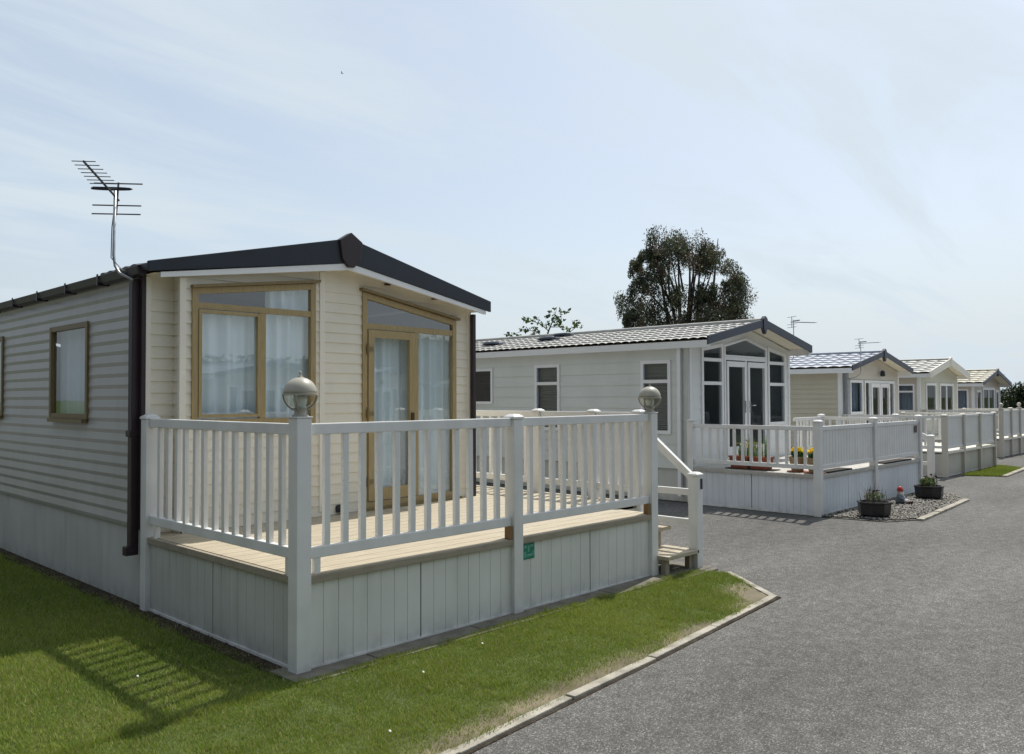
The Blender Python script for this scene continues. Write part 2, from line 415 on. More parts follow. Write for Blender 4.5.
def window(root, pl, u0, u1, z0, zl, zr, muls=(), trans=(), w=0.055, frame='winwhite', fill=None, name='window',
           n0=-0.03, n1=0.03, upper=None, sill=False):
    """frame with mullions (u, z_from, z_to) and transoms (z, u_from, u_to); panes; what hangs behind"""
    panemat = 'glass' if root.name == 'mobile_home' else 'roomglass'
    top = lambda u: zl + (zr - zl) * (u - u0) / (u1 - u0)
    f = MB()
    f.pext(pl, [(u0, z0), (u0 + w, z0), (u0 + w, top(u0 + w)), (u0, zl)], n0, n1)
    f.pext(pl, [(u1 - w, z0), (u1, z0), (u1, zr), (u1 - w, top(u1 - w))], n0, n1)
    f.prect(pl, u0 + w, u1 - w, z0, z0 + w, n0 + 0.002, n1 - 0.002)
    f.pext(pl, [(u0 + w, top(u0 + w) - w), (u1 - w, top(u1 - w) - w), (u1 - w, top(u1 - w)), (u0 + w, top(u0 + w))], n0 + 0.002, n1 - 0.002)
    for t in trans:
        z, a, b = t if isinstance(t, tuple) else (t, u0 + w, u1 - w)
        f.prect(pl, a, b, z - w * 0.5, z + w * 0.5, n0 + 0.004, n1 - 0.004)
    for mu in muls:
        u, a, b = mu if isinstance(mu, tuple) else (mu, z0 + w, min(zl, zr) - w)
        f.prect(pl, u - w * 0.55, u + w * 0.55, a, b, n0 + 0.007, n1 - 0.007)
    if sill: f.prect(pl, u0 - 0.02, u1 + 0.02, z0 - 0.03, z0 - 0.002, -0.02, n1 + 0.03)
    o = f.build(name, frame, root, bevel=0.0)
    g = MB()
    g.poly([pl.at(u0 + w * 0.5, z0 + w * 0.5, 0), pl.at(u1 - w * 0.5, z0 + w * 0.5, 0), pl.at(u1 - w * 0.5, top(u1) - w * 0.5, 0), pl.at(u0 + w * 0.5, top(u0) - w * 0.5, 0)])
    g.build('pane', panemat, o, fix=False)
    if fill in ('net', 'greycurtain'):
        c = MB(); ph = random.random() * 6
        k = int((u1 - u0) / 0.008)
        zt = (upper if upper else None)
        pts = []
        for i in range(k + 1):
            u = u0 + (u1 - u0) * i / k
            n = -0.10 + 0.016 * math.sin(u * 62 + ph + 1.3 * math.sin(u * 9)) + 0.010 * math.sin(u * 27 + 2 * ph)
            pts.append((u, n))
        for (ua, na), (ub, nb) in zip(pts[:-1], pts[1:]):
            c.poly([pl.at(ua, z0, na), pl.at(ub, z0, nb), pl.at(ub, zt or top(ub), nb), pl.at(ua, zt or top(ua), na)])
        c.build('curtain', fill, o, smooth=True, fix=False)
    elif fill == 'blind':
        c = MB(); z = z0 + w * 0.6
        while z < min(zl, zr) - w:
            c.poly([pl.at(u0 + 0.03, z, -0.085), pl.at(u1 - 0.03, z, -0.085), pl.at(u1 - 0.03, z + 0.026, -0.065), pl.at(u0 + 0.03, z + 0.026, -0.065)])
            z += 0.034
        c.build('blind', 'blind', o, fix=False)
    return o

def tile_roof(mb, xe, ze, xr, zr, y0, y1, course=0.34, wave=0.22, amp=0.022, step=0.022, samples=6):
    """pressed tile sheet between eave line and ridge line, running along y"""
    L = math.hypot(xr - xe, zr - ze); k = max(2, round(L / course))
    nw = int((y1 - y0) / wave * samples)
    ys = [y0 + (y1 - y0) * i / nw for i in range(nw + 1)]
    pr = [amp * abs(math.sin(PI * (y - y0) / wave)) ** 0.7 for y in ys]
    rows = []
    for c in range(k):
        for t, h in ((c / k, step), ((c + 0.98) / k, 0.0)):
            rows.append([(xe + (xr - xe) * t, y, ze + (zr - ze) * t + h + p) for y, p in zip(ys, pr)])
    i0 = len(mb.v); n = len(ys)
    for r in rows: mb.v += r
    for a in range(len(rows) - 1):
        for j in range(n - 1):
            mb.f.append((i0 + a * n + j, i0 + a * n + j + 1, i0 + (a + 1) * n + j + 1, i0 + (a + 1) * n + j))

def aerial(name_label, base, elbow, top, aim, group='television aerials on the homes', s=1.0, wires=True):
    """pole bracketed from a wall, yagi boom with its directors and reflector grid"""
    t = thing('television_aerial', name_label, 'aerial', base, group)
    p = MB()
    B, E, T = Vector(base), Vector(elbow), Vector(top)
    path = [B, B.lerp(E, 0.7), E.lerp(B, 0.08) + Vector((0, 0, 0.04)), E + Vector((0, 0, 0.12)), T]
    p.tube(path, 0.014 * s, 8); p.build('mast', 'steel', t, smooth=True)
    a = Vector(aim).normalized(); side = a.cross(Vector((0, 0, 1))).normalized(); up = side.cross(a).normalized()
    Lb = 0.78 * s; O = T + Vector((0, 0, -0.05))
    b = MB(); b.tube([O - a * 0.10 * s, O + a * Lb], 0.011 * s, 6); b.build('boom', 'darksteel', t)
    d = MB()
    for k in range(8):
        q = O + a * (0.22 + 0.56 * k / 7) * s; h = (0.13 - 0.004 * k) * s
        d.tube([q - side * h, q + side * h], 0.0045 * s, 5)
    d.build('director', 'darksteel', t)
    r = MB()
    r.tube([O - a * 0.06 * s - up * 0.17 * s, O - a * 0.06 * s + up * 0.17 * s], 0.010 * s, 6)
    for h in (-0.16, -0.07, 0.16):
        q = O - a * 0.06 * s + up * h * s
        r.tube([q - side * 0.23 * s, q + side * 0.23 * s], 0.007 * s, 6)
    r.build('reflector', 'darksteel', t)
    dp = MB(); q = O + a * 0.1 * s + up * 0.03
    ring = [q + side * (0.19 * s * math.cos(x)) + up * (0.010 * s * math.sin(x)) for x in [2 * PI * i / 14 for i in range(15)]]
    dp.tube(ring, 0.009 * s, 6); dp.build('dipole', 'black', t)
    if wires:
        c = MB(); c.tube([O - Vector((0, 0, 0.05)), T.lerp(E, 0.45) - a * 0.03 + side * 0.03, E + Vector((0, 0, 0.1)) + side * 0.02, B.lerp(E, 0.5) + Vector((0, 0, 0.03)), B], 0.004, 5)
        c.build('cable', 'black', t)
    return t

# ------------------------------------------------------------------ decks
def post_mb(x, y, z0, z1, w=0.1, cap=True):
    mb = MB(); h = w / 2
    mb.box(x - h, x + h, y - h, y + h, z0, z1 - (0.03 if cap else 0))
    if cap:
        c = h + 0.008
        mb.box(x - c, x + c, y - c, y + c, z1 - 0.029, z1 - 0.012)
        mb.hexa([(x - c, y - c, z1 - 0.0115), (x + c, y - c, z1 - 0.0115), (x + c, y + c, z1 - 0.0115), (x - c, y + c, z1 - 0.0115)],
                [(x - h * .55, y - h * .55, z1 + 0.008), (x + h * .55, y - h * .55, z1 + 0.008), (x + h * .55, y + h * .55, z1 + 0.008), (x - h * .55, y + h * .55, z1 + 0.008)])
    return mb

def add_post(t, x, y, z1, m='white', cap=True, w=0.1, ball=False):
    jx, jy = 0.0, 0.0
    o = post_mb(x, y, 0.0, z1, w, cap).build('post', m, t, bevel=0.004)
    if ball:
        b = MB(); b.lathe([(0.03, 0.0), (0.022, 0.03)] + [(0.055 * math.sin(PI * k / 8), 0.085 - 0.055 * math.cos(PI * k / 8)) for k in range(1, 9)], (x, y, z1), 14)
        b.build('finial', m, o, smooth=True)
    return o

def rail_run(t, P, Q, zt, zb, style, m='white', pitch=0.135, bw=0.04, off=0.05, rh=0.068):
    """a bay of railing between two post centres"""
    pl = Pl(P, Q); a, b = off, pl.len - off
    r = MB(); r.prect(pl, a, b, zt - rh, zt, -0.024, 0.024); r.build('top_rail', m, t, bevel=0.006)
    r = MB(); r.prect(pl, a, b, zb, zb + rh, -0.022, 0.022); r.build('bottom_rail', m, t, bevel=0.006)
    if style == 'baluster':
        n = max(1, round((b - a) / pitch) - 1); me = None
        for k in range(n):
            u = a + (b - a) * (k + 1) / (n + 1)
            p = pl.at(u, 0)
            if me is None:
                mb = MB(); mb.prect(pl, u - bw / 2, u + bw / 2, zb + rh - 0.004, zt - rh + 0.004, -bw / 2 + 0.003, bw / 2 - 0.003)
                o = mb.build('baluster', m, t, bevel=0.003, origin=p); me = o
            else:
                o = me.copy(); C.objects.link(o); o.parent = t; o.location = Vector(p) - root_loc(t)
                o.rotation_euler = (random.uniform(-.004, .004), random.uniform(-.004, .004), 0)
    elif style == 'slat':
        bwid = 0.088; n = round((b - a) / (bwid + 0.012)); w = (b - a) / n; mb = MB()
        for k in range(n):
            u = a + w * k; mb.prect(pl, u + 0.003, u + w - 0.003, zb + rh - 0.004, zt - rh + 0.004, -0.012, 0.012)
        mb.build('slat_panel', m, t)
    elif style == 'panel':
        mb = MB(); groove_panel(mb, pl, a, b, zb + rh - 0.004, zt - rh + 0.004, 0.1, 0.008)
        groove_panel(mb, Pl(Q, P), pl.len - b, pl.len - a, zb + rh - 0.004, zt - rh + 0.004, 0.1, 0.008)
        mb.build('solid_panel', m, t)

def skirt_run(t, P, Q, z1, m, n=0.0, split=2, a=0.05, b=0.05, bottom=True, board=0.115):
    pl = Pl(P, Q)
    L0, L1 = a, pl.len - b
    for k in range(split):
        u0 = L0 + (L1 - L0) * k / split + (0.006 if k else 0); u1 = L0 + (L1 - L0) * (k + 1) / split - (0.006 if k < split - 1 else 0)
        mb = MB(); groove_panel(mb, pl, u0, u1, 0.012, z1, board, n)
        mb.poly([pl.at(u0, 0.012, n), pl.at(u0, z1, n), pl.at(u0, z1, n - .02), pl.at(u0, 0.012, n - .02)])
        mb.poly([pl.at(u1, 0.012, n), pl.at(u1, z1, n), pl.at(u1, z1, n - .02), pl.at(u1, 0.012, n - .02)])
        mb.build('skirt_panel', m, t)
    mb = MB(); mb.poly([pl.at(L0, 0, n - .015), pl.at(L1, 0, n - .015), pl.at(L1, z1, n - .015), pl.at(L0, z1, n - .015)])
    mb.build('backing_board', 'black', t)
    if bottom:
        mb = MB(); mb.prect(pl, L0, L1, 0.004, 0.028, n + 0.001, n + 0.010); mb.build('bottom_trim', 'white', t)

def edge_run(t, P, Q, z1, m='deckedge', a=0.0, b=0.0, n=0.02):
    pl = Pl(P, Q); mb = MB(); mb.prect(pl, a, pl.len - b, z1 - 0.05, z1 - 0.003, n - 0.03, n); mb.build('edge_board', m, t, bevel=0.004)

def floor_boards(t, x0, x1, y0, y1, z, m='deckboard', w=0.145):
    n = max(1, round((y1 - y0) / w)); w = (y1 - y0) / n; mb = MB()
    for k in range(n):
        a = y0 + w * k + 0.0025; b = y0 + w * (k + 1) - 0.0025
        mb.box(x0, x1, a, b, z - 0.028, z)
    mb.build('floor', m, t)

def stairs(t, x0, x1, yb, yf, zf, m='white', tread='deckboard', zpost=1.5, znewel=0.92, style=True):
    """steps down towards -y in the notch between x0 and x1, with an open handrail on the x1 side"""
    n = 2
    for k in range(n):
        z = zf * (n - k) / (n + 1)
        y1 = yb - (yb - yf - 0.02) * k / n; y0 = y1 - (yb - yf) / n - 0.06
        mb = MB(); h = (y1 - y0) / 2
        mb.box(x0, x1 - 0.02, y0, y0 + h - 0.004, z - 0.035, z); mb.box(x0, x1 - 0.02, y0 + h + 0.004, y1, z - 0.035, z)
        mb.build('tread', tread, t, bevel=0.004)
    for x in (x0 + 0.03, x1 - 0.12):
        for y, z in ((yf + .0, zf / 3 - .036), (yf + (yb - yf) * .55, zf * 2 / 3 - .036)):
            mb = MB(); mb.box(x, x + .06, y, y + .05, 0.0, z); mb.build('step_leg', 'deckedge', t)
    add_post(t, x1, yf, znewel, m)
    add_post(t, x1, yb, zpost, m)
    pl = Pl((x1, yf), (x1, yb)); L = pl.len
    h = MB(); h.pext(pl, [(0.0, znewel - 0.12), (L, zpost - 0.19), (L, zpost - 0.10), (0.0, znewel - 0.03)], -0.024, 0.024); h.build('handrail', m, t, bevel=0.006)
    for z in (0.14, 0.44, 0.73):
        if z < znewel - 0.15:
            h = MB(); h.prect(pl, 0.045, L - 0.045, z - 0.032, z + 0.032, -0.02, 0.02); h.build('side_bar', m, t, bevel=0.005)

def globe_lamp(label, x, y, z):
    t = thing('globe_lamp', label, 'lamp', (x, y, z), 'globe lamps on the deck posts')
    b = MB(); b.lathe([(0.05, 0.0), (0.05, 0.008), (0.036, 0.014), (0.034, 0.03), (0.05, 0.05)], (x, y, z), 20); b.build('base', 'lampmetal', t, smooth=True)
    g = MB(); R = 0.098
    g.lathe([(R * math.sin(a), 0.135 - R * math.cos(a)) for a in [0.45 + (PI / 2 - 0.45) * k / 7 for k in range(8)]], (x, y, z), 24); g.build('glass_bowl', 'lampglass', t, smooth=True)
    bl = MB(); bl.lathe([(0.03, 0.045), (0.034, 0.07), (0.042, 0.10), (0.036, 0.127)], (x, y, z), 12); bl.build('bulb', 'net', t, smooth=True)
    for k in range(4):
        rb = MB(); a = PI / 4 + k * PI / 2
        rb.tube([(x + math.cos(a) * (R + .005) * math.sin(q), y + math.sin(a) * (R + .005) * math.sin(q), z + 0.135 - (R + .004) * math.cos(q)) for q in [0.42 + (PI / 2 - 0.42) * j / 7 for j in range(8)]], 0.006, 6)
        rb.build('cage_rib', 'lampmetal', t, smooth=True)
    r = MB(); r.lathe([(0.098, 0.128), (0.108, 0.129), (0.108, 0.139), (0.098, 0.14)], (x, y, z), 28); r.build('rim', 'lampmetal', t)
    d = MB(); d.lathe([(0.101 * math.cos(a), 0.14 + 0.098 * math.sin(a)) for a in [PI / 2 * k / 9 * 0.93 for k in range(10)]], (x, y, z), 28); d.build('dome', 'lampmetal', t, smooth=True)
    f = MB(); f.lathe([(0.017, 0.232), (0.017, 0.240), (0.006, 0.246), (0.005, 0.256), (0.009, 0.263), (0.003, 0.275)], (x, y, z), 12); f.build('finial', 'lampmetal', t, smooth=True)
    return t

# ================================================================== HOME 1
def home_one():
    t = thing('mobile_home', 'cream clad mobile home with golden oak window frames and black roof edge, nearest the camera', 'mobile home', (2.73, 6.66, 0), 'mobile homes in a row')
    xl, xr, yb = 2.73, 6.24, 18.2
    ys = 6.66          # recessed corner strip
    ysl = 6.50         # bay face
    zs = 0.62          # bottom of the cladding
    # walls -------------------------------------------------
    side = Pl((xl, yb), (xl, ys))      # outward -x
    S = side.len
    su = lambda y: yb - y
    swin = [(7.81, 8.80, 1.47, 2.34), (10.33, 11.3, 1.47, 2.34), (13.5, 14.1, 1.5, 2.33)]
    ops = [[(su(b), z0), (su(a), z0), (su(a), z1), (su(b), z1)] for a, b, z0, z1 in swin]
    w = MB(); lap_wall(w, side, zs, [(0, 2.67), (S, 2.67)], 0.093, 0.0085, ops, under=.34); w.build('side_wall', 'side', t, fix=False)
    w = MB()
    r0 = Pl((xl, ys), (2.97, ys)); lap_wall(w, r0, .582, [(0, 2.635), (r0.len, 2.665)], 0.093, 0.010)
    r1 = Pl((2.97, ys), (2.97, ysl)); lap_wall(w, r1, .582, [(0, 2.665), (r1.len, 2.665)], 0.093, 0.010)
    bay = Pl((2.97, ysl), (4.26, ysl))
    bx = lambda x: x - 2.97
    W1 = [(bx(3.04), 1.43), (bx(4.19), 1.43), (bx(4.19), 2.685), (bx(3.04), 2.54)]
    lap_wall(w, bay, .582, [(0, 2.665), (bay.len, 2.84)], 0.093, 0.010, [W1])
    dr = Pl((4.26, ysl), (xr, 6.66))
    D0, D1 = 0.475, 1.775
    W2 = [(D0, 0.60), (D1, 0.60), (D1, 2.475), (D0, 2.665)]
    lap_wall(w, dr, .582, [(0, 2.85), (0.16, 2.875), (dr.len, 2.62)], 0.093, 0.010, [W2])
    r2 = Pl((xr, 6.66), (xr, yb)); lap_wall(w, r2, zs, [(0, 2.66), (r2.len, 2.66)], 0.093, 0.012)
    bk = Pl((xr, yb), (xl, yb)); lap_wall(w, bk, zs, [(0, 2.60), (bk.len / 2, 3.0), (bk.len, 2.60)], 0.093, 0.012)
    w.build('front_wall', 'cream', t, fix=False)
    # corner trims
    for n_, (x, y) in enumerate(((2.965, ysl - 0.004), (4.262, ysl - 0.006), (xr + 0.004, 6.654), (xl + 0.03, ys - 0.006))):
        c = MB(); s = 0.026 if n_ < 3 else 0.02
        c.box(x - s, x + s, y - 0.012, y + 0.03, zs, 2.62 if n_ != 1 else 2.80); c.build('corner_trim', 'creamtrim', t, bevel=0.004)
    # skirting of the body
    sk = MB(); groove_panel(sk, Pl((xl + 0.02, yb), (xl + 0.02, ys)), 0, S, 0.01, zs + 0.01, 0.9, 0, 0.008, 0.006)
    groove_panel(sk, Pl((xr - 0.02, ys), (xr - 0.02, yb)), 0, S, 0.01, zs + 0.01, 0.9, 0, 0.008, 0.006)
    groove_panel(sk, Pl((xr, yb - 0.02), (xl, yb - 0.02)), 0, xr - xl, 0.01, zs + 0.01, 0.9, 0, 0.008, 0.006)
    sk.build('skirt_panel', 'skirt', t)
    # side windows
    for a, b, z0, z1 in swin[:2]:
        o = window(t, side, su(b), su(a), z0, z1, z1, w=0.046, frame='oakdark', fill='net', n0=-.02, n1=0.026)
        s = MB(); s.prect(side, su(b) + 0.06, su(a) - 0.02, z0 - 0.035, z0 - 0.002, -0.01, 0.06); s.build('sill', 'oakdark', o)
    # bay window: sloping head light over two tall lights
    o = window(t, bay, bx(3.04), bx(4.19), 1.43, 2.54, 2.685, w=0.05, frame='oak', fill=None, n1=0.024,
               muls=[(bx(3.668), 1.48, 2.38)], trans=[2.405])
    fr = MB()   # opening casement on the left and fixed beads on the right
    for a, b in ((3.092, 3.638),):
        u0, u1 = bx(a), bx(b); q = 0.026
        fr.prect(bay, u0, u0 + q, 1.495, 2.372, 0.0, 0.032); fr.prect(bay, u1 - q, u1, 1.495, 2.372, 0.0, 0.032)
        fr.prect(bay, u0 + q, u1 - q, 1.495, 1.495 + q, 0.002, 0.030); fr.prect(bay, u0 + q, u1 - q, 2.372 - q, 2.372, 0.002, 0.030)
    fr.build('casement', 'oak', o)
    hd = MB(); hd.pext(bay, [(bx(3.03), 2.54), (bx(4.22), 2.695), (bx(4.22), 2.72), (bx(3.03), 2.565)], 0.0, 0.06); hd.build('drip_rail', 'oakdark', o)
    curtain(o, bay, bx(3.04), bx(4.19), 1.44, 2.41, 'net', n=-0.07); curtain(o, bay, bx(3.75), bx(4.19), 2.42, 2.66, 'net', n=-0.07)
    # door set on the right: door leaf, fixed light, raking head light
    o = window(t, dr, D0, D1, 0.60, 2.665, 2.475, w=0.055, frame='oak', fill=None, n1=0.024,
               muls=[(1.185, 0.66, 2.31)], trans=[2.34], name='door_frame')
    curtain(o, dr, D0 + 0.74, D1, 0.62, 2.35, 'net', n=-0.075); curtain(o, dr, D0, D0 + 0.7, 0.62, 2.35, 'net', n=-0.09)
    curtain(o, dr, D0 + 0.02, D0 + 0.1, 2.3, 2.62, 'net', n=-0.1)
    hd = MB(); hd.pext(dr, [(D0 - 0.03, 2.675), (D1 + 0.03, 2.478), (D1 + 0.03, 2.503), (D0 - 0.03, 2.70)], 0.0, 0.06); hd.build('drip_rail', 'oakdark', o)
    d = MB(); a, b, q = D0 + 0.062, 1.15, 0.072
    d.prect(dr, a, a + q, 0.665, 2.306, 0.0, 0.034); d.prect(dr, b - q, b, 0.665, 2.306, 0.0, 0.034)
    d.prect(dr, a + q, b - q, 0.665, 0.665 + 0.115, 0.002, 0.032); d.prect(dr, a + q, b - q, 2.306 - q, 2.306, 0.002, 0.032)
    door = d.build('door', 'oak', t)
    h = MB(); h.prect(dr, b - 0.055, b - 0.018, 1.26, 1.50, 0.034, 0.046)
    h.tube([dr.at(b - 0.036, 1.41, 0.04), dr.at(b - 0.036, 1.41, 0.115), dr.at(b - 0.18, 1.412, 0.118)], 0.010, 8); h.build('handle', 'bronze', door)
    for z in (0.85, 1.5, 2.12):
        h = MB(); h.tube([dr.at(a - 0.012, z - 0.045, 0.04), dr.at(a - 0.012, z + 0.045, 0.04)], 0.012, 8)
        h.prect(dr, a, a + 0.055, z - 0.02, z + 0.02, 0.0345, 0.045); h.build('hinge', 'oakdark', door)
    th = MB(); th.prect(dr, D0 - 0.02, D1 + 0.02, 0.575, 0.60, -0.02, 0.09); th.build('threshold', 'oakdark', door)
    # roof ---------------------------------------------------
    xm, yo = 4.46, 6.36      # ridge, front edge of the roof
    x0, x1 = 2.67, 6.40
    yl, yr_ = 6.47, 6.49
    r = MB()
    R0, R1, RZ = 2.70, 2.69, 3.10
    r.hexa([(x0, yl, R0 - .05), (xm, yo, RZ - .05), (xm, yb + .1, RZ - .05), (x0, yb + .1, R0 - .05)], [(x0, yl, R0), (xm, yo, RZ), (xm, yb + .1, RZ), (x0, yb + .1, R0)])
    r.hexa([(xm, yo, RZ - .05), (x1, yr_, R1 - .05), (x1, yb + .1, R1 - .05), (xm, yb + .1, RZ - .05)], [(xm, yo, RZ), (x1, yr_, R1), (x1, yb + .1, R1), (xm, yb + .1, RZ)])
    roof = r.build('roof', 'gutter', t)
    f = MB()
    f.hexa([(x0, yl, 2.635), (xm, yo, 2.885), (xm, yo, 3.115), (x0, yl, 2.715)], [(x0, yl - .03, 2.635), (xm, yo - .03, 2.885), (xm, yo - .03, 3.115), (x0, yl - .03, 2.715)])
    f.hexa([(xm, yo, 2.885), (x1, yr_, 2.585), (x1, yr_, 2.70), (xm, yo, 3.115)], [(xm, yo - .03, 2.885), (x1, yr_ - .03, 2.585), (x1, yr_ - .03, 2.70), (xm, yo - .03, 3.115)])
    f.build('fascia', 'black', roof, bevel=0.006)
    f = MB()
    f.hexa([(x0 + .10, yl + .01, 2.598), (xm, yo + .01, 2.825), (xm, yo + .01, 2.884), (x0 + .10, yl + .01, 2.638)], [(x0 + .10, yl - .022, 2.598), (xm, yo - .022, 2.825), (xm, yo - .022, 2.884), (x0 + .10, yl - .022, 2.638)])
    f.hexa([(xm, yo + .01, 2.825), (x1 - .07, yr_ + .01, 2.555), (x1 - .07, yr_ + .01, 2.592), (xm, yo + .01, 2.884)], [(xm, yo - .022, 2.825), (x1 - .07, yr_ - .022, 2.555), (x1 - .07, yr_ - .022, 2.592), (xm, yo - .022, 2.884)])
    f.build('bargeboard_trim', 'winwhite', roof)
    f = MB()
    f.poly([(x0 + .06, yl, 2.632), (xm, yo, 2.86), (xm, 6.75, 2.86), (x0 + .06, 6.75, 2.632)]); f.poly([(xm, yo, 2.86), (x1 - .07, yr_, 2.588), (x1 - .07, 6.75, 2.588), (xm, 6.75, 2.86)])
    f.build('soffit', 'soffit', roof, fix=False)
    c = MB(); A = [(-.125, 3.085), (0, 3.165), (.125, 3.085), (.10, 2.92), (0.035, 2.845), (-.035, 2.845), (-.10, 2.92)]
    c.hexa([(xm + a, yo - .05, z) for a, z in A], [(xm + a, yo + .03, z) for a, z in A]); c.build('ridge_cap', 'brown', roof, bevel=0.008)
    for x, z in ((5.05, 2.766), (5.66, 2.676)):
        s = MB(); s.lathe([(0.035, 0.0), (0.035, 0.012)], (x, 6.545, z - 0.008), 16); s.build('downlight', 'bronze', roof)
    # gutter with brackets, downpipe
    g = MB(); prof = [(-.005, 2.69), (-.012, 2.64), (-.045, 2.61), (-.085, 2.625), (-.10, 2.685), (-.09, 2.69), (-.06, 2.65)]
    g.hexa([(x0 + a + .06, yl + .10, z) for a, z in prof], [(x0 + a + .06, yb + .1, z) for a, z in prof]); gut = g.build('gutter', 'gutter', roof)
    ybk = [7.35 + 0.78 * k for k in range(14)]
    for y in ybk:
        b = MB(); b.box(x0 - .045, x0 + .1, y, y + .03, 2.605, 2.635); b.box(x0 - .046, x0 - 0.04, y, y + .03, 2.605, 2.70); b.build('bracket', 'brown', t)
    e = MB(); k = 0; pts = []
    for k in range(20):
        y = 6.60 + 0.04 * k; pts.append((y, 2.705 + 0.016 * abs(math.sin(k * PI / 4))))
    for (ya, za), (yb_, zb_) in zip(pts[:-1], pts[1:]):
        e.poly([(x0 - .02, ya, za - .01), (x0 - .02, yb_, zb_ - .01), (x0 + .12, yb_, zb_ + .022), (x0 + .12, ya, za + .022)]); e.poly([(x0 - .02, ya, 2.68), (x0 - .02, yb_, 2.68), (x0 - .02, yb_, zb_ - .01), (x0 - .02, ya, za - .01)])
    e.build('eave_filler', 'gutter', roof, fix=False)
    d = MB(); d.box(xl - .075, xl - .012, 6.70, 6.775, 0.49, 2.60); d.box(xl - .11, xl - .012, 6.70, 6.775, 0.42, 0.49); d.box(xl - .09, xl - .012, 6.694, 6.781, 1.35, 1.40)
    d.build('downpipe', 'brown', t, bevel=0.006)
    d = MB(); d.box(xr + .004, xr + .05, 6.585, 6.632, 0.58, 2.56); d.build('downpipe', 'brown', t, bevel=0.006)
    c = MB(); c.box(xl - .022, xl + .012, ys - .014, ys + .034, zs, 2.64); c.build('corner_trim', 'brown', t)
    # small round flue hood low on the front wall
    v = MB(); P = dr.at(0.22, 0.67, 0)
    v.lathe([(0.06, 0.0), (0.06, 0.05), (0.04, 0.065)], (P[0], P[1] - 0.02, 0.60), 14, 1.0, 0.7); v.build('vent_hood', 'black', t, smooth=False)
    fl = MB(); fl.box(xl + .05, xr - .05, ysl + .3, yb - .05, 0.56, 0.6); fl.build('floor', 'inside', t)
    return t

def curtain(parent, pl, u0, u1, z0, z1, m, n=-0.10):
    c = MB(); ph = random.random() * 6; k = int((u1 - u0) / 0.007); pts = []
    for i in range(k + 1):
        u = u0 + (u1 - u0) * i / k
        pts.append((u, n + 0.020 * math.sin(u * 52 + ph + 1.5 * math.sin(u * 8)) + 0.014 * math.sin(u * 23 + 2 * ph)))
    for (ua, na), (ub, nb) in zip(pts[:-1], pts[1:]):
        c.poly([pl.at(ua, z0, na), pl.at(ub, z0, nb), pl.at(ub, z1, nb), pl.at(ua, z1, na)])
    c.build('curtain', m, parent, smooth=True, fix=False)

h1 = home_one()
aerial('grey television aerial on a bent pole at the gutter of the nearest home', (2.66, 6.70, 2.59), (2.585, 6.90, 2.68), (2.60, 6.92, 3.33), (-0.655, -0.78, 0.17), s=0.82)

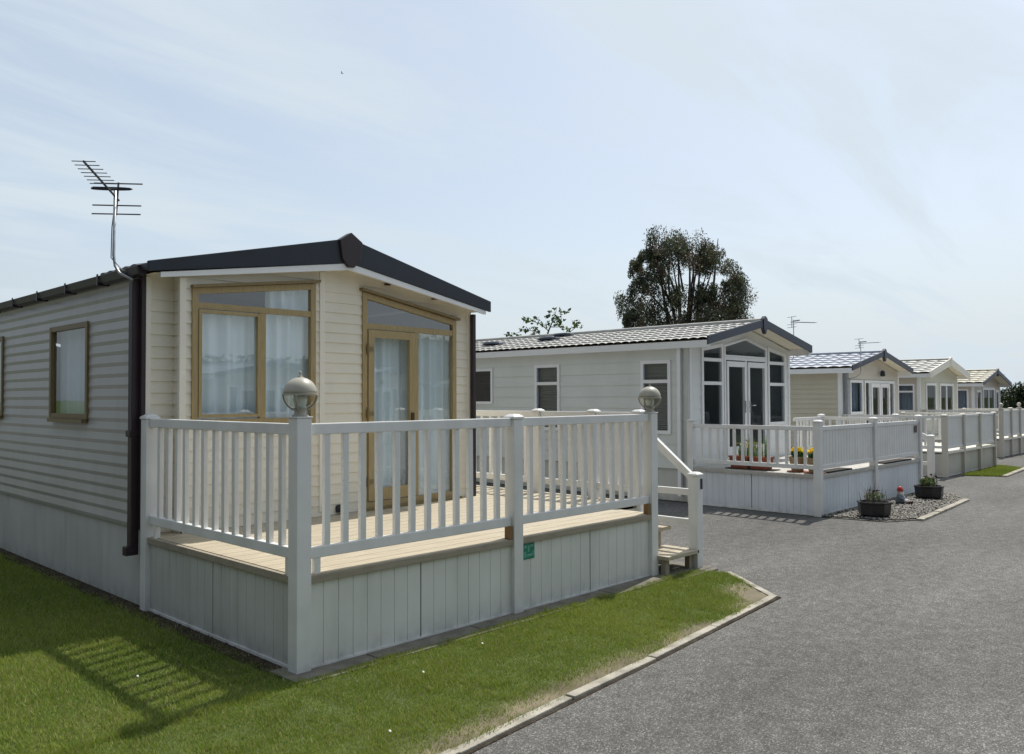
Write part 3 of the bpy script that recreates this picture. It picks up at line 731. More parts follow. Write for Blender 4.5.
# ------------------------------------------------------------------ deck 1
def deck_one():
    x0, xm, x1, xe = 2.75, 4.62, 6.44, 7.05
    y0, yb = 4.42, 6.64
    zf, zt, zb, zp = 0.58, 1.495, 0.675, 1.515
    t = thing('deck', 'white railed raised deck with beige boards and globe lamps, in front of the nearest home', 'deck', (x0, y0, 0), 'raised decks in front of the homes')
    floor_boards(t, x0 + 0.0, x1 + 0.02, y0 - 0.03, 6.75, zf)
    floor_boards(t, x1 + 0.0215, xe + 0.03, 4.95, 8.9, zf)
    # posts
    add_post(t, x0, y0, 1.53, cap=False); add_post(t, xm, y0, zp); add_post(t, x1, y0, 1.50, cap=False)
    add_post(t, x0, yb - 0.06, 1.52)
    capA = MB(); capA.box(x0 - .056, x0 + .056, y0 - .056, y0 + .056, 1.5305, 1.54); capA.build('post_cap', 'white', t, bevel=.003)
    capC = MB(); capC.box(x1 - .056, x1 + .056, y0 - .056, y0 + .056, 1.5005, 1.51); capC.build('post_cap', 'white', t, bevel=.003)
    ey = [4.95, 5.56, 6.36, 7.6, 8.85]
    for y in ey[1:]: add_post(t, xe, y, zp)
    # rails
    rail_run(t, (x0, y0), (xm, y0), zt, zb, 'baluster'); rail_run(t, (xm, y0), (x1, y0), zt, zb, 'baluster')
    rail_run(t, (x0, yb - 0.06), (x0, y0), zt, zb, 'baluster', pitch=0.148)
    for a, b in zip(ey[:-1], ey[1:]): rail_run(t, (xe, a), (xe, b), zt, zb, 'baluster')
    # feet between bottom rail and floor, and the timber packers seen by the posts
    for x, y in ((x0 + 0.115, y0), (x0, y0 + 0.115), (x0, yb - .2)):
        f = MB(); f.box(x - .02, x + .02, y - .019, y + .019, zf - 0.05, zb); f.build('rail_foot', 'white', t, bevel=.003)
    for x in (xm - 0.075, x1 - 0.075):
        f = MB(); f.box(x - .02, x + .02, y0 - .04, y0 + .01, zf + 0.002, zb); f.build('packer', 'timber', t, bevel=.002)
    # skirting
    skirt_run(t, (x0, y0), (xm, y0), zf - .05, 'skirtlit', n=0.012); skirt_run(t, (xm, y0), (x1, y0), zf - .05, 'skirtlit', n=0.012)
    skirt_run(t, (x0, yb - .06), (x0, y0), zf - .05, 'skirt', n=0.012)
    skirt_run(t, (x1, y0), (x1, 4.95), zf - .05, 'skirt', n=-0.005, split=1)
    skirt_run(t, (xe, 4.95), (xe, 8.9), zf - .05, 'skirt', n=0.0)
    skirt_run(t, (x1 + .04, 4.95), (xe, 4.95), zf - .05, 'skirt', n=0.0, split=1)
    edge_run(t, (x0, y0), (xm, y0), zf, a=.052, b=.052, n=0.04); edge_run(t, (xm, y0), (x1, y0), zf, a=.052, b=.052, n=0.04)
    edge_run(t, (x0, yb), (x0, y0), zf, a=.1, b=.052, n=0.035); edge_run(t, (xe, 4.9), (xe, 8.9), zf, n=0.035, a=.1)
    stairs(t, x1 + 0.03, 7.02, 4.95, 4.30, zf, zpost=zp)
    p = MB(); p.box(7.0715, 7.076, 4.285, 4.325, 0.76, 0.86); p.build('reflector_plate', 'black', t)
    p = MB(); p.box(7.025, 7.06, 4.2445, 4.2485, 0.765, 0.865); p.build('reflector_plate', 'black', t)
    return t
deck_one()
globe_lamp('pewter globe lamp on the tall front corner post nearest the camera', 2.75, 4.42, 1.54)
globe_lamp('smaller looking globe lamp on the deck post beside the steps', 6.44, 4.42, 1.51)
sg = thing('sign_plate', 'small green notice plate fixed to the pale skirting near the middle post', 'sign', (4.76, 4.40, 0.44))
s = MB(); s.box(4.70, 4.83, 4.402, 4.4055, 0.40, 0.52); s.build('plate', 'greensign', sg)
s = MB()
for a, b, z0, z1 in ((.712, .742, .485, .508), (.752, .772, .455, .507), (.78, .818, .49, .507), (.712, .735, .415, .46), (.745, .80, .42, .44), (.805, .82, .42, .46)):
    s.box(4 + a, 4 + b, 4.4005, 4.4018, z0, z1)
s.build('marks', 'signwhite', sg)

# ================================================================== HOMES 2-5
def gable_home(label, x0, x1, yf, yb, eave, ridge, side_m, front_m, roof_m, fascia_m, over=0.38, pitch=0.16, lap=0.012, zs=0.5,
               side_ops=(), front_ops=(), tile_args={}, fheight=0.13, skirt_m='skirt', filled_front=True, trim='winwhite', side_over=0.14):
    t = thing('mobile_home', label, 'mobile home', (x0, yf, 0), 'mobile homes in a row')
    xm = (x0 + x1) / 2; W = x1 - x0
    left = Pl((x0, yb), (x0, yf)); front = Pl((x0, yf), (x1, yf)); right = Pl((x1, yf), (x1, yb)); back = Pl((x1, yb), (x0, yb))
    slope = (ridge - eave) / (W / 2 + side_over)
    we = eave + slope * side_over - 0.05     # wall top under the roof
    wr = ridge - 0.05
    w = MB(); lap_wall(w, left, zs, [(0, we), (left.len, we)], pitch, lap, side_ops)
    lap_wall(w, right, zs, [(0, we), (right.len, we)], pitch, lap)
    lap_wall(w, back, zs, [(0, we), (W / 2, wr), (W, we)], pitch, lap)
    w.build('side_wall', side_m, t, fix=False)
    w = MB(); lap_wall(w, front, zs, [(0, we), (W / 2, wr), (W, we)], pitch, lap, front_ops); w.build('front_wall', front_m, t, fix=False)
    for x in (x0, x1):
        sx = -1 if x == x0 else 1
        c = MB(); c.box(min(x + sx * .016, x - sx * .05), max(x + sx * .016, x - sx * .05), yf - 0.018, yf + 0.06, zs, we); c.build('corner_trim', trim, t)
    sk = MB(); groove_panel(sk, Pl((x0 + .02, yb), (x0 + .02, yf)), 0, yb - yf, 0.01, zs, 0.6); groove_panel(sk, Pl((x1 - .02, yf), (x1 - .02, yb)), 0, yb - yf, 0.01, zs, 0.6)
    groove_panel(sk, Pl((x0, yf + .02), (x1, yf + .02)), 0, W, 0.01, zs, 0.6); sk.build('skirt_panel', skirt_m, t)
    # roof
    e0, e1 = x0 - side_over, x1 + side_over
    r = MB(); y0 = yf - over
    tile_roof(r, e0, eave, xm, ridge, y0, yb + .1, **tile_args); tile_roof(r, e1, eave, xm, ridge, y0, yb + .1, **tile_args)
    r.tube([(xm, y0, ridge + 0.02), (xm, yb + .1, ridge + .02)], 0.05, 8)
    roof = r.build('roof', roof_m, t, fix=False)
    u = MB()   # underside and closed ends
    u.poly([(e0, y0, eave - .03), (xm, y0, ridge - .03), (xm, yb + .1, ridge - .03), (e0, yb + .1, eave - .03)])
    u.poly([(xm, y0, ridge - .03), (e1, y0, eave - .03), (e1, yb + .1, eave - .03), (xm, yb + .1, ridge - .03)])
    u.build('soffit', 'soffit', roof, fix=False)
    f = MB(); h = fheight; lo = -h + .05
    for ea, s_ in ((e0, -1), (e1, 1)):
        f.hexa([(ea, y0, eave + lo), (xm, y0, ridge + lo), (xm, y0, ridge + .05), (ea, y0, eave + .05)], [(ea, y0 - .03, eave + lo), (xm, y0 - .03, ridge + lo), (xm, y0 - .03, ridge + .05), (ea, y0 - .03, eave + .05)])
    f.build('fascia', fascia_m, roof)
    c = MB(); A = [(-.07, .05), (0, .10), (.07, .05), (.06, -.10), (0, -.2), (-.06, -.10)]
    c.hexa([(xm + a, y0 - .045, ridge + z) for a, z in A], [(xm + a, y0 + .02, ridge + z) for a, z in A]); c.build('ridge_cap', fascia_m, roof)
    g = MB()
    for ea, s_ in ((e0, -1), (e1, 1)):
        a, b = sorted((ea, ea - s_ * .1)); g.box(a, b, y0 + .0, yb + .1, eave - .12, eave - .012)
    g.build('gutter', trim, roof)
    fl = MB(); fl.box(x0 + .05, x1 - .05, yf + .05, yb - .05, zs + 0.02, zs + .06); fl.build('floor', 'inside', t)
    return t, left, front

rect = lambda a, b, z0, z1: [(a, z0), (b, z0), (b, z1), (a, z1)]

# ---- home 2
X0, X1, YF, YB = 11.28, 14.70, 7.0, 19.0
sl = lambda y: YB - y
side_w = [(7.33, 7.90, 1.06, 2.24), (9.64, 10.24, 1.06, 2.24), (11.33, 11.98, 1.525, 2.21)]
fr_op = [(0.33, 1.0, 1.14, 2.36), (1.03, 2.51, 0.62, 2.32), (2.56, 3.24, 1.14, 2.36)]
top2 = lambda u: 2.40 + 0.27 * (1 - abs(u - 1.75) / 1.75)
ops2 = [[(0.33, 1.14), (1.0, 1.14), (1.0, 2.53), (0.33, 2.43)], [(1.03, .62), (2.51, .62), (2.51, 2.50), (1.77, 2.655), (1.03, 2.50)], [(2.56, 1.14), (3.24, 1.14), (3.24, 2.43), (2.56, 2.53)]]
h2, L2, F2 = gable_home('grey green mobile home with white French doors, pantile roof and slate gable edge', X0, X1, YF, YB, 2.53, 2.90, 'sage', 'sagefront', 'tile', 'greyfascia',
                        pitch=0.19, lap=0.009, zs=0.52, side_over=.11, side_ops=[rect(sl(b), sl(a), z0, z1) for a, b, z0, z1 in side_w], front_ops=ops2,
                        tile_args=dict(course=0.33, wave=0.16, amp=0.016, step=0.022))
for k, (a, b, z0, z1) in enumerate(side_w):
    if k < 2: window(h2, L2, sl(b), sl(a), z0, z1, z1, trans=[1.90], w=0.055, fill='blind')
    else:
        o = window(h2, L2, sl(b), sl(a), z0, z1, z1, w=0.05); m = MB(); plain_wall(m, L2, sl(b), sl(a), z0, z1, -.12); m.build('dim_room_sheet', 'inside', o)  # dimness of the room behind the pane, painted as a dark sheet
for a, b, zl, zr in ((0.33, 1.0, 2.43, 2.53), (2.56, 3.24, 2.53, 2.43)):
    window(h2, F2, a, b, 1.14, zl, zr, trans=[1.87, 2.25], w=0.055)
o = window(h2, F2, 1.03, 2.51, 0.62, 2.31, 2.31, muls=[(1.77, .67, 2.26)], w=0.05, name='door_frame')
gl = MB(); A = [(1.03, 2.313), (2.51, 2.313), (2.51, 2.50), (1.77, 2.655), (1.03, 2.50)]; B = [(1.07, 2.345), (2.47, 2.345), (2.47, 2.475), (1.77, 2.618), (1.07, 2.475)]
for k in range(5):
    gl.pext(F2, [A[k], A[(k + 1) % 5], B[(k + 1) % 5], B[k]], -.03, .03)
gl = gl.build('gable_light', 'winwhite', h2)
pn = MB(); pn.poly([F2.at(u, z, 0.0) for u, z in B]); pn.build('pane', 'roomglass', gl, fix=False)
for a, b, hx in ((1.09, 1.735, 1.69), (1.805, 2.45, 1.85)):
    d = MB(); q = 0.056
    d.prect(F2, a, a + q, .68, 2.24, 0.0, 0.045); d.prect(F2, b - q, b, .68, 2.24, 0.0, 0.045); d.prect(F2, a + q, b - q, .68, .82, .002, .043); d.prect(F2, a + q, b - q, 2.15, 2.24, .002, .043)
    dd = d.build('door', 'winwhite', h2)
    hh = MB(); hh.prect(F2, hx - .015, hx + .015, 1.38, 1.58, .045, .055); hh.tube([F2.at(hx, 1.5, .05), F2.at(hx, 1.5, .1), F2.at(hx + (0.1 if hx > 1.77 else -.1), 1.5, .1)], .01, 6); hh.build('handle', 'steel', dd)
g = MB(); g.box(X0 - .075, X0 - .018, 7.12, 7.18, .1, 2.42); g.build('downpipe', 'winwhite', h2)
g = MB(); g.box(X0 - .07, X0 - .02, 6.985, 7.035, .1, 2.42); g.build('downpipe', 'skirt', h2)
for y, tt in ((12.05, .45), (10.75, .58), (10.85, .88)):
    xm_ = X0 - .14 + (1.89) * tt; z = 2.53 + .37 * tt + .03
    v = MB(); v.lathe([(.2, 0), (.22, .015), (.20, .045), (.08, .06)], (xm_, y, z), 16, 0.8, 1.2); v.build('roof_vent', 'greyfascia', h2)

# ---- homes 3, 4, 5
hX0, hX1 = 18.28, 21.8
h3, L3, F3 = gable_home('beige mobile home with slate blue tiled roof and black wall light, third along', hX0, hX1, 7.5, 19.0, 2.28, 2.66, 'beige', 'stone', 'tileblue', 'greyfascia', pitch=0.11, over=0.3, fheight=.12,
                        front_ops=[rect(.46, 1.2, 1.24, 2.02), rect(1.30, 3.2, .55, 2.02)], tile_args=dict(course=0.32, wave=0.26, amp=0.018, step=0.02))
window(h3, F3, .46, 1.2, 1.24, 2.02, 2.02, w=.06, fill='greycurtain')
o = window(h3, F3, 1.30, 3.2, .55, 2.02, 2.02, w=.06, muls=[1.62, 2.88], name='door_frame')
for a, b in ((1.66, 2.235), (2.265, 2.84)):
    d = MB(); q = .08; d.prect(F3, a, a + q, .61, 1.955, 0, .045); d.prect(F3, b - q, b, .61, 1.955, 0, .045); d.prect(F3, a + q, b - q, .61, .76, .002, .043); d.prect(F3, a + q, b - q, 1.86, 1.955, .002, .043); d.build('door', 'winwhite', h3)
wl = MB(); wl.lathe([(.03, 0), (.06, .02), (.05, .12), (.02, .15)], (hX0 + 2.25, 7.41, 2.12), 10); wl.build('wall_light', 'black', h3)
g = MB(); g.box(hX0 + .12, hX0 + .20, 7.40, 7.47, .1, 2.2); g.build('downpipe', 'greycurtain', h3)
aX0, aX1 = 25.25, 28.75
h4, L4, F4 = gable_home('pale mobile home with cream tiled roof and white gable boards, fourth along', aX0, aX1, 8.1, 19.5, 2.30, 2.72, 'stone', 'greygreen', 'tilecream', 'creamtrim', pitch=0.13, over=0.32, fheight=.2,
                        side_ops=[rect(19.5 - 8.72, 19.5 - 8.22, 1.2, 2.0)], front_ops=[rect(.5, 1.4, .95, 2.03), rect(1.75, 3.05, .55, 2.03)], tile_args=dict(course=0.34, wave=0.30, amp=0.02, step=0.024))
window(h4, L4, 19.5 - 8.72, 19.5 - 8.22, 1.2, 2.0, 2.0, w=.05, trans=[1.78], fill='greycurtain')
window(h4, F4, .5, 1.4, .95, 2.03, 2.03, w=.07); window(h4, F4, 1.75, 3.05, .55, 2.03, 2.03, w=.07, muls=[2.4], name='french_door')
bX0, bX1 = 32.4, 35.8
h5, L5, F5 = gable_home('small looking mobile home with sandy roof and grey gable edge, farthest of the row', bX0, bX1, 8.6, 20.0, 2.10, 2.56, 'stone', 'stone', 'tilesand', 'greyfascia', pitch=0.13, over=0.35, fheight=.13,
                        side_ops=[rect(20 - 9.25, 20 - 8.75, 1.15, 1.9)], front_ops=[rect(.3, .85, .9, 1.85), rect(1.1, 2.6, .55, 1.95), rect(2.75, 3.2, .9, 1.85)], tile_args=dict(course=0.34, wave=0.30, amp=0.02, step=0.024))
window(h5, L5, 20 - 9.25, 20 - 8.75, 1.15, 1.9, 1.9, w=.06, fill='greycurtain')
window(h5, F5, .3, .85, .9, 1.85, 1.85, w=.07); window(h5, F5, 1.1, 2.6, .55, 1.95, 1.95, w=.08, muls=[1.85], name='french_door'); window(h5, F5, 2.75, 3.2, .9, 1.85, 1.85, w=.07)

aerial('thin television aerial rising behind the gable of the grey green home', (14.86, 7.15, 2.2), (15.18, 7.12, 2.35), (15.18, 7.12, 3.12), (0.85, -0.5, 0.0), s=0.62, wires=False)
aerial('thin television aerial standing before the slate blue tiled roof', (18.45, 7.47, 2.02), (18.45, 7.12, 2.1), (18.45, 7.12, 2.86), (0.85, -0.5, 0.06), s=0.62, wires=False)
aerial('distant aerial level with the ridge of the farthest home', (35.95, 8.9, 1.9), (36.1, 8.9, 2.0), (36.1, 8.9, 2.52), (0.9, -0.4, 0.0), s=0.8, wires=False)

# ---- deck 2
def deck_two():
    x0, xm, x1, xe = 11.2, 13.2, 15.25, 15.98
    y0, yb, zf = 4.92, 6.92, 0.57
    zt, zb, zp = 1.235, 0.64, 1.32
    t = thing('deck', 'white raised deck with slatted front rail and potted plants, at the grey green home', 'deck', (x0, y0, 0), 'raised decks in front of the homes')
    floor_boards(t, x0, x1, y0 - .03, yb + .02, zf, 'palefloor'); floor_boards(t, x1 + .0015, xe, 5.55, yb + .02, zf, 'palefloor')
    for x, y in ((x0, y0), (xm, y0), (x1, y0), (x0, yb), (xe, 6.95)): add_post(t, x, y, zp if y < 6 else zp - .02)
    rail_run(t, (x0, y0), (xm, y0), zt, zb, 'slat', rh=.06); rail_run(t, (xm, y0), (x1, y0), zt, zb, 'slat', rh=.06)
    rail_run(t, (x0, yb), (x0, y0), zt, zb, 'baluster', rh=.06, pitch=.14); rail_run(t, (xe, 5.55), (xe, 6.95), zt + .02, zb, 'baluster', rh=.06)
    rail_run(t, (xe, 6.95), (X1 + .05, 6.95), zt + .02, zb, 'baluster', rh=.06)
    for P, Q in (((x0, y0), (xm, y0)), ((xm, y0), (x1, y0)), ((x0, yb), (x0, y0)), ((xe, 5.5), (xe, 7.0)), ((x1, y0), (x1, 5.55))): skirt_run(t, P, Q, zf - .05, 'skirt2', n=0.005, board=.1)
    for P, Q in (((x0, y0), (xm, y0)), ((xm, y0), (x1, y0)), ((x0, yb), (x0, y0))): edge_run(t, P, Q, zf, 'palefloor', a=.052, b=.052, n=0.035)
    stairs(t, x1 + .03, xe, 5.55, 4.95, zf, zpost=zp, znewel=0.95)
    p = MB(); p.box(14.98, 15.08, 4.885, 4.89, 1.03, 1.15); p.build('number_plate', 'brownboot', t)
    return t
deck_two()
# ---- deck 3 and 4
def deck_panel(label, x0, x1, y0, yb, zf, zt, bays, skirt_m, post_m, ball=False, grp='raised decks in front of the homes', left='baluster'):
    t = thing('deck', label, 'deck', (x0, y0, 0), grp)
    floor_boards(t, x0, x1, y0 - .04, yb, zf, 'creamtrim')
    xs = [x0 + (x1 - x0) * k / bays for k in range(bays + 1)]
    for k, x in enumerate(xs): add_post(t, x, y0, zt + (.06 if ball else .02), post_m, ball=ball and k % 2 == 0)
    for a, b in zip(xs[:-1], xs[1:]):
        rail_run(t, (a, y0), (b, y0), zt, zf + .05, 'panel', rh=.05); skirt_run(t, (a, y0), (b, y0), zf - .05, skirt_m, split=1, n=-.01)
    rail_run(t, (x0, yb), (x0, y0), zt, zf + .06, left, rh=.055, pitch=.16); skirt_run(t, (x0, yb), (x0, y0), zf - .05, skirt_m, split=1)
    add_post(t, x0, yb, zt, post_m); add_post(t, x1, yb, zt, post_m)
    rail_run(t, (x1, y0), (x1, yb), zt, zf + .06, left, rh=.055, pitch=.16); skirt_run(t, (x1, y0), (x1, yb), zf - .05, skirt_m, split=1)
    edge_run(t, (x0, y0), (x1, y0), zf, 'creamtrim', n=.045)
    return t
deck_panel('raised deck with solid white panels over buff skirting, beside the small grass wedge', 18.3, 21.9, 5.4, 7.42, 0.52, 1.25, 3, 'skirt3', 'stone')
deck_panel('distant raised deck with blue white panels and ball finials on its posts', 25.3, 29.1, 6.05, 8.0, 0.50, 1.26, 4, 'skirt3', 'stone', ball=True)

# ------------------------------------------------------------------ planters, flowers, gnome, mat
def leaf_cloud(n, c, r, size, col, asp=0.35, droop=0.0, up=0.0, colvar=0.25, shell=0.0):
    """leaf-sized faces in an ellipsoid; returns verts, quads, colours"""
    d = rng.normal(size=(n, 3)); d /= np.linalg.norm(d, axis=1)[:, None]
    rad = rng.random(n) ** (1 / 3 if shell == 0 else shell)
    P = np.array(c) + d * rad[:, None] * np.array(r)
    a = rng.normal(size=(n, 3)); a[:, 2] += up - droop; a /= np.linalg.norm(a, axis=1)[:, None]
    b = np.cross(a, rng.normal(size=(n, 3))); b /= np.linalg.norm(b, axis=1)[:, None]
    s = size * rng.uniform(0.6, 1.3, n)[:, None]
    A = a * s; B = b * s * asp
    V = np.stack([P - A, P + B, P + A, P - B], 1).reshape(-1, 3)
    F = np.arange(4 * n).reshape(-1, 4)
    c0 = np.array(col) * (1 + colvar * rng.normal(size=(n, 1))) * (1 + 0.12 * rng.normal(size=(n, 3)))
    return V, F, np.repeat(np.clip(c0, 0.004, 1), 4, 0)

def join_np(parts):
    V, F, K = [], [], []; o = 0
    for v, f, k in parts: V.append(v); F.append(f + o); K.append(k); o += len(v)
    return np.concatenate(V), np.concatenate(F), np.concatenate(K)

def strap_leaves(n, c, r, h, col, w=0.012, lean=0.35):
    V, F, K = [], [], []
    for i in range(n):
        x, y = c[0] + random.uniform(-r[0], r[0]), c[1] + random.uniform(-r[1], r[1])
        a = random.uniform(0, 2 * PI); ln = random.uniform(0.05, lean); hh = h * random.uniform(.6, 1.1)
        dx, dy = math.cos(a), math.sin(a); o = len(V); S = 5
        k = [q * random.uniform(.7, 1.3) for q in col]
        for j in range(S + 1):
            t = j / S; ww = w * (1 - t) + .001
            px, py, pz = x + dx * ln * hh * t * t, y + dy * ln * hh * t * t, c[2] + hh * t * (1 - .25 * ln * t)
            V += [(px - dy * ww, py + dx * ww, pz), (px + dy * ww, py - dx * ww, pz)]; K += [k, k]
        F += [(o + 2 * j, o + 2 * j + 1, o + 2 * j + 3, o + 2 * j + 2) for j in range(S)]
    return np.array(V), np.array(F), np.array(K)

def octo_planter(label, x, y, rot, plant):
    t = thing('planter', label, 'planter', (x, y, 0.02), 'dark glazed planters on the gravel')
    n = 8; mb = MB()
    ring = lambda r, z: [(x + r * math.cos(2 * PI * k / n + rot), y + r * math.sin(2 * PI * k / n + rot), z) for k in range(n)]
    rings = [ring(.17, .02), ring(.20, .05), ring(.215, .19), ring(.225, .20), ring(.225, .22), ring(.195, .22), ring(.19, .17)]
    i0 = len(mb.v)
    for r in rings: mb.v += r
    for a in range(len(rings) - 1):
        for k in range(n): q = (k + 1) % n; mb.f.append((i0 + a * n + k, i0 + a * n + q, i0 + (a + 1) * n + q, i0 + (a + 1) * n + k))
    mb.f.append(tuple(range(n))); mb.build('pot', 'darkglaze', t, bevel=0)
    s = MB(); s.poly(ring(.192, .19)); s.build('soil', 'soil', t)
    V, F, K = join_np(plant); np_mesh('plant', V, F, K, 'leaf', t)
    return t
px, py = 11.62, 4.33
octo_planter('dark planter with straggly grey green plant, nearer of the two on the gravel', px, py, .2,
             [leaf_cloud(170, (px, py, .29), (.14, .13, .06), .026, (.13, .155, .08), .35, up=.6), strap_leaves(40, (px, py, .19), (.15, .15), .26, (.13, .13, .11), .006, .5),
              leaf_cloud(8, (px, py, .37), (.09, .09, .02), .02, (.05, .015, .04), .8)])
px, py = 14.25, 4.45
octo_planter('dark planter with low green bedding plant, farther one beside the steps', px, py, .5,
             [leaf_cloud(230, (px - .03, py, .29), (.13, .12, .07), .028, (.13, .175, .07), .45, up=.5), leaf_cloud(10, (px, py, .37), (.12, .12, .03), .025, (.04, .012, .03), .8),
              strap_leaves(26, (px + .12, py - .03, .19), (.07, .07), .26, (.16, .16, .15), .006, .3)])

def gnome(x, y):
    t = thing('garden_gnome', 'small seated garden gnome with red hat sitting on the gravel', 'garden gnome', (x, y, .02))
    b = MB(); b.lathe([(.085, 0), (.10, .05), (.095, .12), (.06, .19), (.035, .21)], (x, y, .03), 14); b.build('body', 'bluecoat', t, smooth=True)
    h = MB(); h.lathe([(.03, .19), (.052, .215), (.06, .25), (.05, .29), (.02, .30)], (x, y, .03), 14); h.lathe([(.002, .235), (.014, .245), (.002, .26)], (x - .03, y - .055, .03), 8); hd = h.build('head', 'skin', t, smooth=True)
    e = MB()
    for q in (-.022, .022): e.lathe([(.002, .258), (.006, .263), (.002, .27)], (x - .03 + q, y - .045 - q * .5, .03), 6)
    e.build('eyes', 'black', hd)
    w = MB(); w.lathe([(.01, .13), (.05, .19), (.056, .225), (.03, .245)], (x - .018, y - .03, .03), 12); w.build('beard', 'beard', t, smooth=True)
    r = MB(); r.lathe([(.066, .275), (.068, .295), (.056, .33), (.034, .36), (.006, .375)], (x, y, .03), 14); r.build('hat', 'redhat', t, smooth=True)
    for s_ in (-1, 1):
        ox, oy = s_ * .05 * .72, s_ * -.05 * .3
        l = MB(); l.tube([(x + ox, y + oy, .07), (x + ox + .02, y + oy - .09, .10), (x + ox + .03, y + oy - .17, .06)], [.04, .036, .028], 8); l.build('leg', 'beard', t, smooth=True)
        l = MB(); l.tube([(x + ox + .03, y + oy - .16, .055), (x + ox + .035, y + oy - .20, .05), (x + ox + .04, y + oy - .225, .085)], [.03, .034, .022], 8); l.build('boot', 'brownboot', t, smooth=True)
        l = MB(); l.tube([(x + s_ * .085, y + .0, .20), (x + s_ * .12, y - .05, .14), (x + s_ * .06, y - .11, .13)], [.03, .027, .02], 8); l.build('arm', 'bluecoat', t, smooth=True)
gnome(13.25, 4.55)
gn = bpy.data.objects['garden_gnome']; gn.scale = (.7, .7, .68)

def trough(label, x, y0, y1, z):
    t = thing('plant_trough', label, 'planter', (x, (y0 + y1) / 2, z))
    m = MB(); n = 2
    for k in range(n):
        a = y0 + (y1 - y0) * k / n + .01; b = y0 + (y1 - y0) * (k + 1) / n - .01
        m.hexa([(x - .075, a + .02, z + .015), (x + .075, a + .02, z + .015), (x + .075, b - .02, z + .015), (x - .075, b - .02, z + .015)], [(x - .09, a, z + .17), (x + .09, a, z + .17), (x + .09, b, z + .17), (x - .09, b, z + .17)])
        m.box(x - .1, x + .1, a - .008, b + .008, z + .1705, z + .195)
    m.build('pot', 'terracotta', t)
    m = MB(); m.box(x - .12, x + .12, y0 - .08, y1 + .05, z + .002, z + .014); m.build('tray', 'mat', t)
    V, F, K = join_np([strap_leaves(60, (x, (y0 + y1) / 2, z + .19), (.05, (y1 - y0) / 2 - .04), .32, (.09, .17, .05), .010, .3), leaf_cloud(60, (x, (y0 + y1) / 2, z + .36), (.06, (y1 - y0) / 2 - .06, .08), .02, (.5, .4, .12), .7)])
    np_mesh('plant', V, F, K, 'leaf', t)
trough('terracotta trough of tall strappy leaves behind the deck railing', 11.42, 5.72, 6.36, .57)
def flower_pot(label, x, y, z):
    t = thing('flower_pot', label, 'flower pot', (x, y, z))
    m = MB(); m.lathe([(.08, .012), (.10, .10), (.115, .19), (.125, .195), (.125, .215), (.105, .215), (.1, .18)], (x, y, z), 16); m.build('pot', 'wicker', t, smooth=False)
    m = MB(); m.lathe([(.14, .001), (.15, .012)], (x, y, z), 16); m.build('saucer', 'terracotta', t)
    V, F, K = join_np([leaf_cloud(200, (x, y, z + .25), (.09, .09, .06), .03, (.07, .15, .04), .5), leaf_cloud(60, (x, y, z + .31), (.11, .11, .04), .028, (.75, .55, .03), .9, colvar=.1)])
    np_mesh('flowers', V, F, K, 'leaf', t)
flower_pot('woven pot of yellow flowers closest to the deck corner post', 11.45, 5.08, .57)
flower_pot('second woven pot of yellow flowers, left of the one by the corner post', 11.5, 5.36, .57)
for lab, x, y, sx, sy in (('long dark mat lying at the front left edge of the deck', 11.95, 5.02, .42, .1), ('long dark mat lying at the front right edge of the deck', 14.3, 5.02, .6, .1)):
    m = MB(); m.box(x - sx, x + sx, y - sy, y + sy, .572, .590); o = m.build('deck_mat', 'mat'); tag(o, lab, 'mat')

# ================================================================== GROUND
def sheet(name, pts, z, m, kind='structure'):
    mb = MB(); mb.poly([(x, y, z) for x, y in pts]); o = mb.build(name, m, fix=False); o['kind'] = kind
    return o
sheet('ground', [(-900, -900), (900, -900), (900, 900), (-900, 900)], -0.012, 'field')
sheet('road', [(-40, -16), (75, -16), (75, 26), (-40, 26)], -0.004, 'asphalt')
lawn_poly = [(1.02, 2.80), (2.64, 2.925), (4.43, 3.06), (6.42, 3.25), (7.02, 3.99), (6.92, 4.2), (2.66, 4.2), (2.64, 4.3), (2.64, 24), (1.02, 24)]
wedge_poly = [(18.9, 5.25), (19.25, 4.6), (21.5, 4.75), (22.0, 5.3)]
sheet('lawn', lawn_poly, 0.004, 'lawn'); sheet('lawn_wedge', wedge_poly, 0.004, 'lawn')
sheet('earth_strip', [(2.60, 4.4), (2.80, 4.4), (2.80, 24), (2.60, 24)], 0.009, 'earth')
sheet('gravel_bed', [(11.15, 4.9), (11.3, 4.05), (11.75, 3.82), (14.45, 3.98), (15.2, 4.3), (15.6, 4.9)], 0.006, 'gravelbase')

def paving():
    mb = MB(); x = 2.62
    random.seed(3)
    while x < 6.95:
        w = random.choice((.6, .6, .9)); e = min(x + w, 7.12)
        mb.box(x + .004, e - .004, 4.19 + random.uniform(-.008, .008), 4.55, -0.002, 0.016 + random.uniform(-.002, .002)); x = e
    mb.box(6.45, 7.12, 4.12, 5.0, -0.003, 0.013)
    o = mb.build('paving', 'concrete', bevel=.003); o['kind'] = 'structure'
paving()
def kerb(name, pts, w, h, seg=0.9, m='kerb', z0=-0.02):
    mb = MB()
    for (xa, ya), (xb, yb) in zip(pts[:-1], pts[1:]):
        pl = Pl((xa, ya), (xb, yb)); u = 0
        while u < pl.len - .01:
            e = min(u + seg, pl.len); j = random.uniform(-.006, .006); k = random.uniform(-.005, .004)
            mb.pext(pl, [(u + .003, z0), (e - .003, z0), (e - .003, h + k), (u + .003, h + j)], -w + j, j); u = e
    o = mb.build(name, m, bevel=.005); o['kind'] = 'structure'
random.seed(8)
kerb('kerb', [(0.93, 2.74), (2.64, 2.87), (4.43, 3.01), (6.49, 3.20), (7.10, 3.97)], .062, .014)
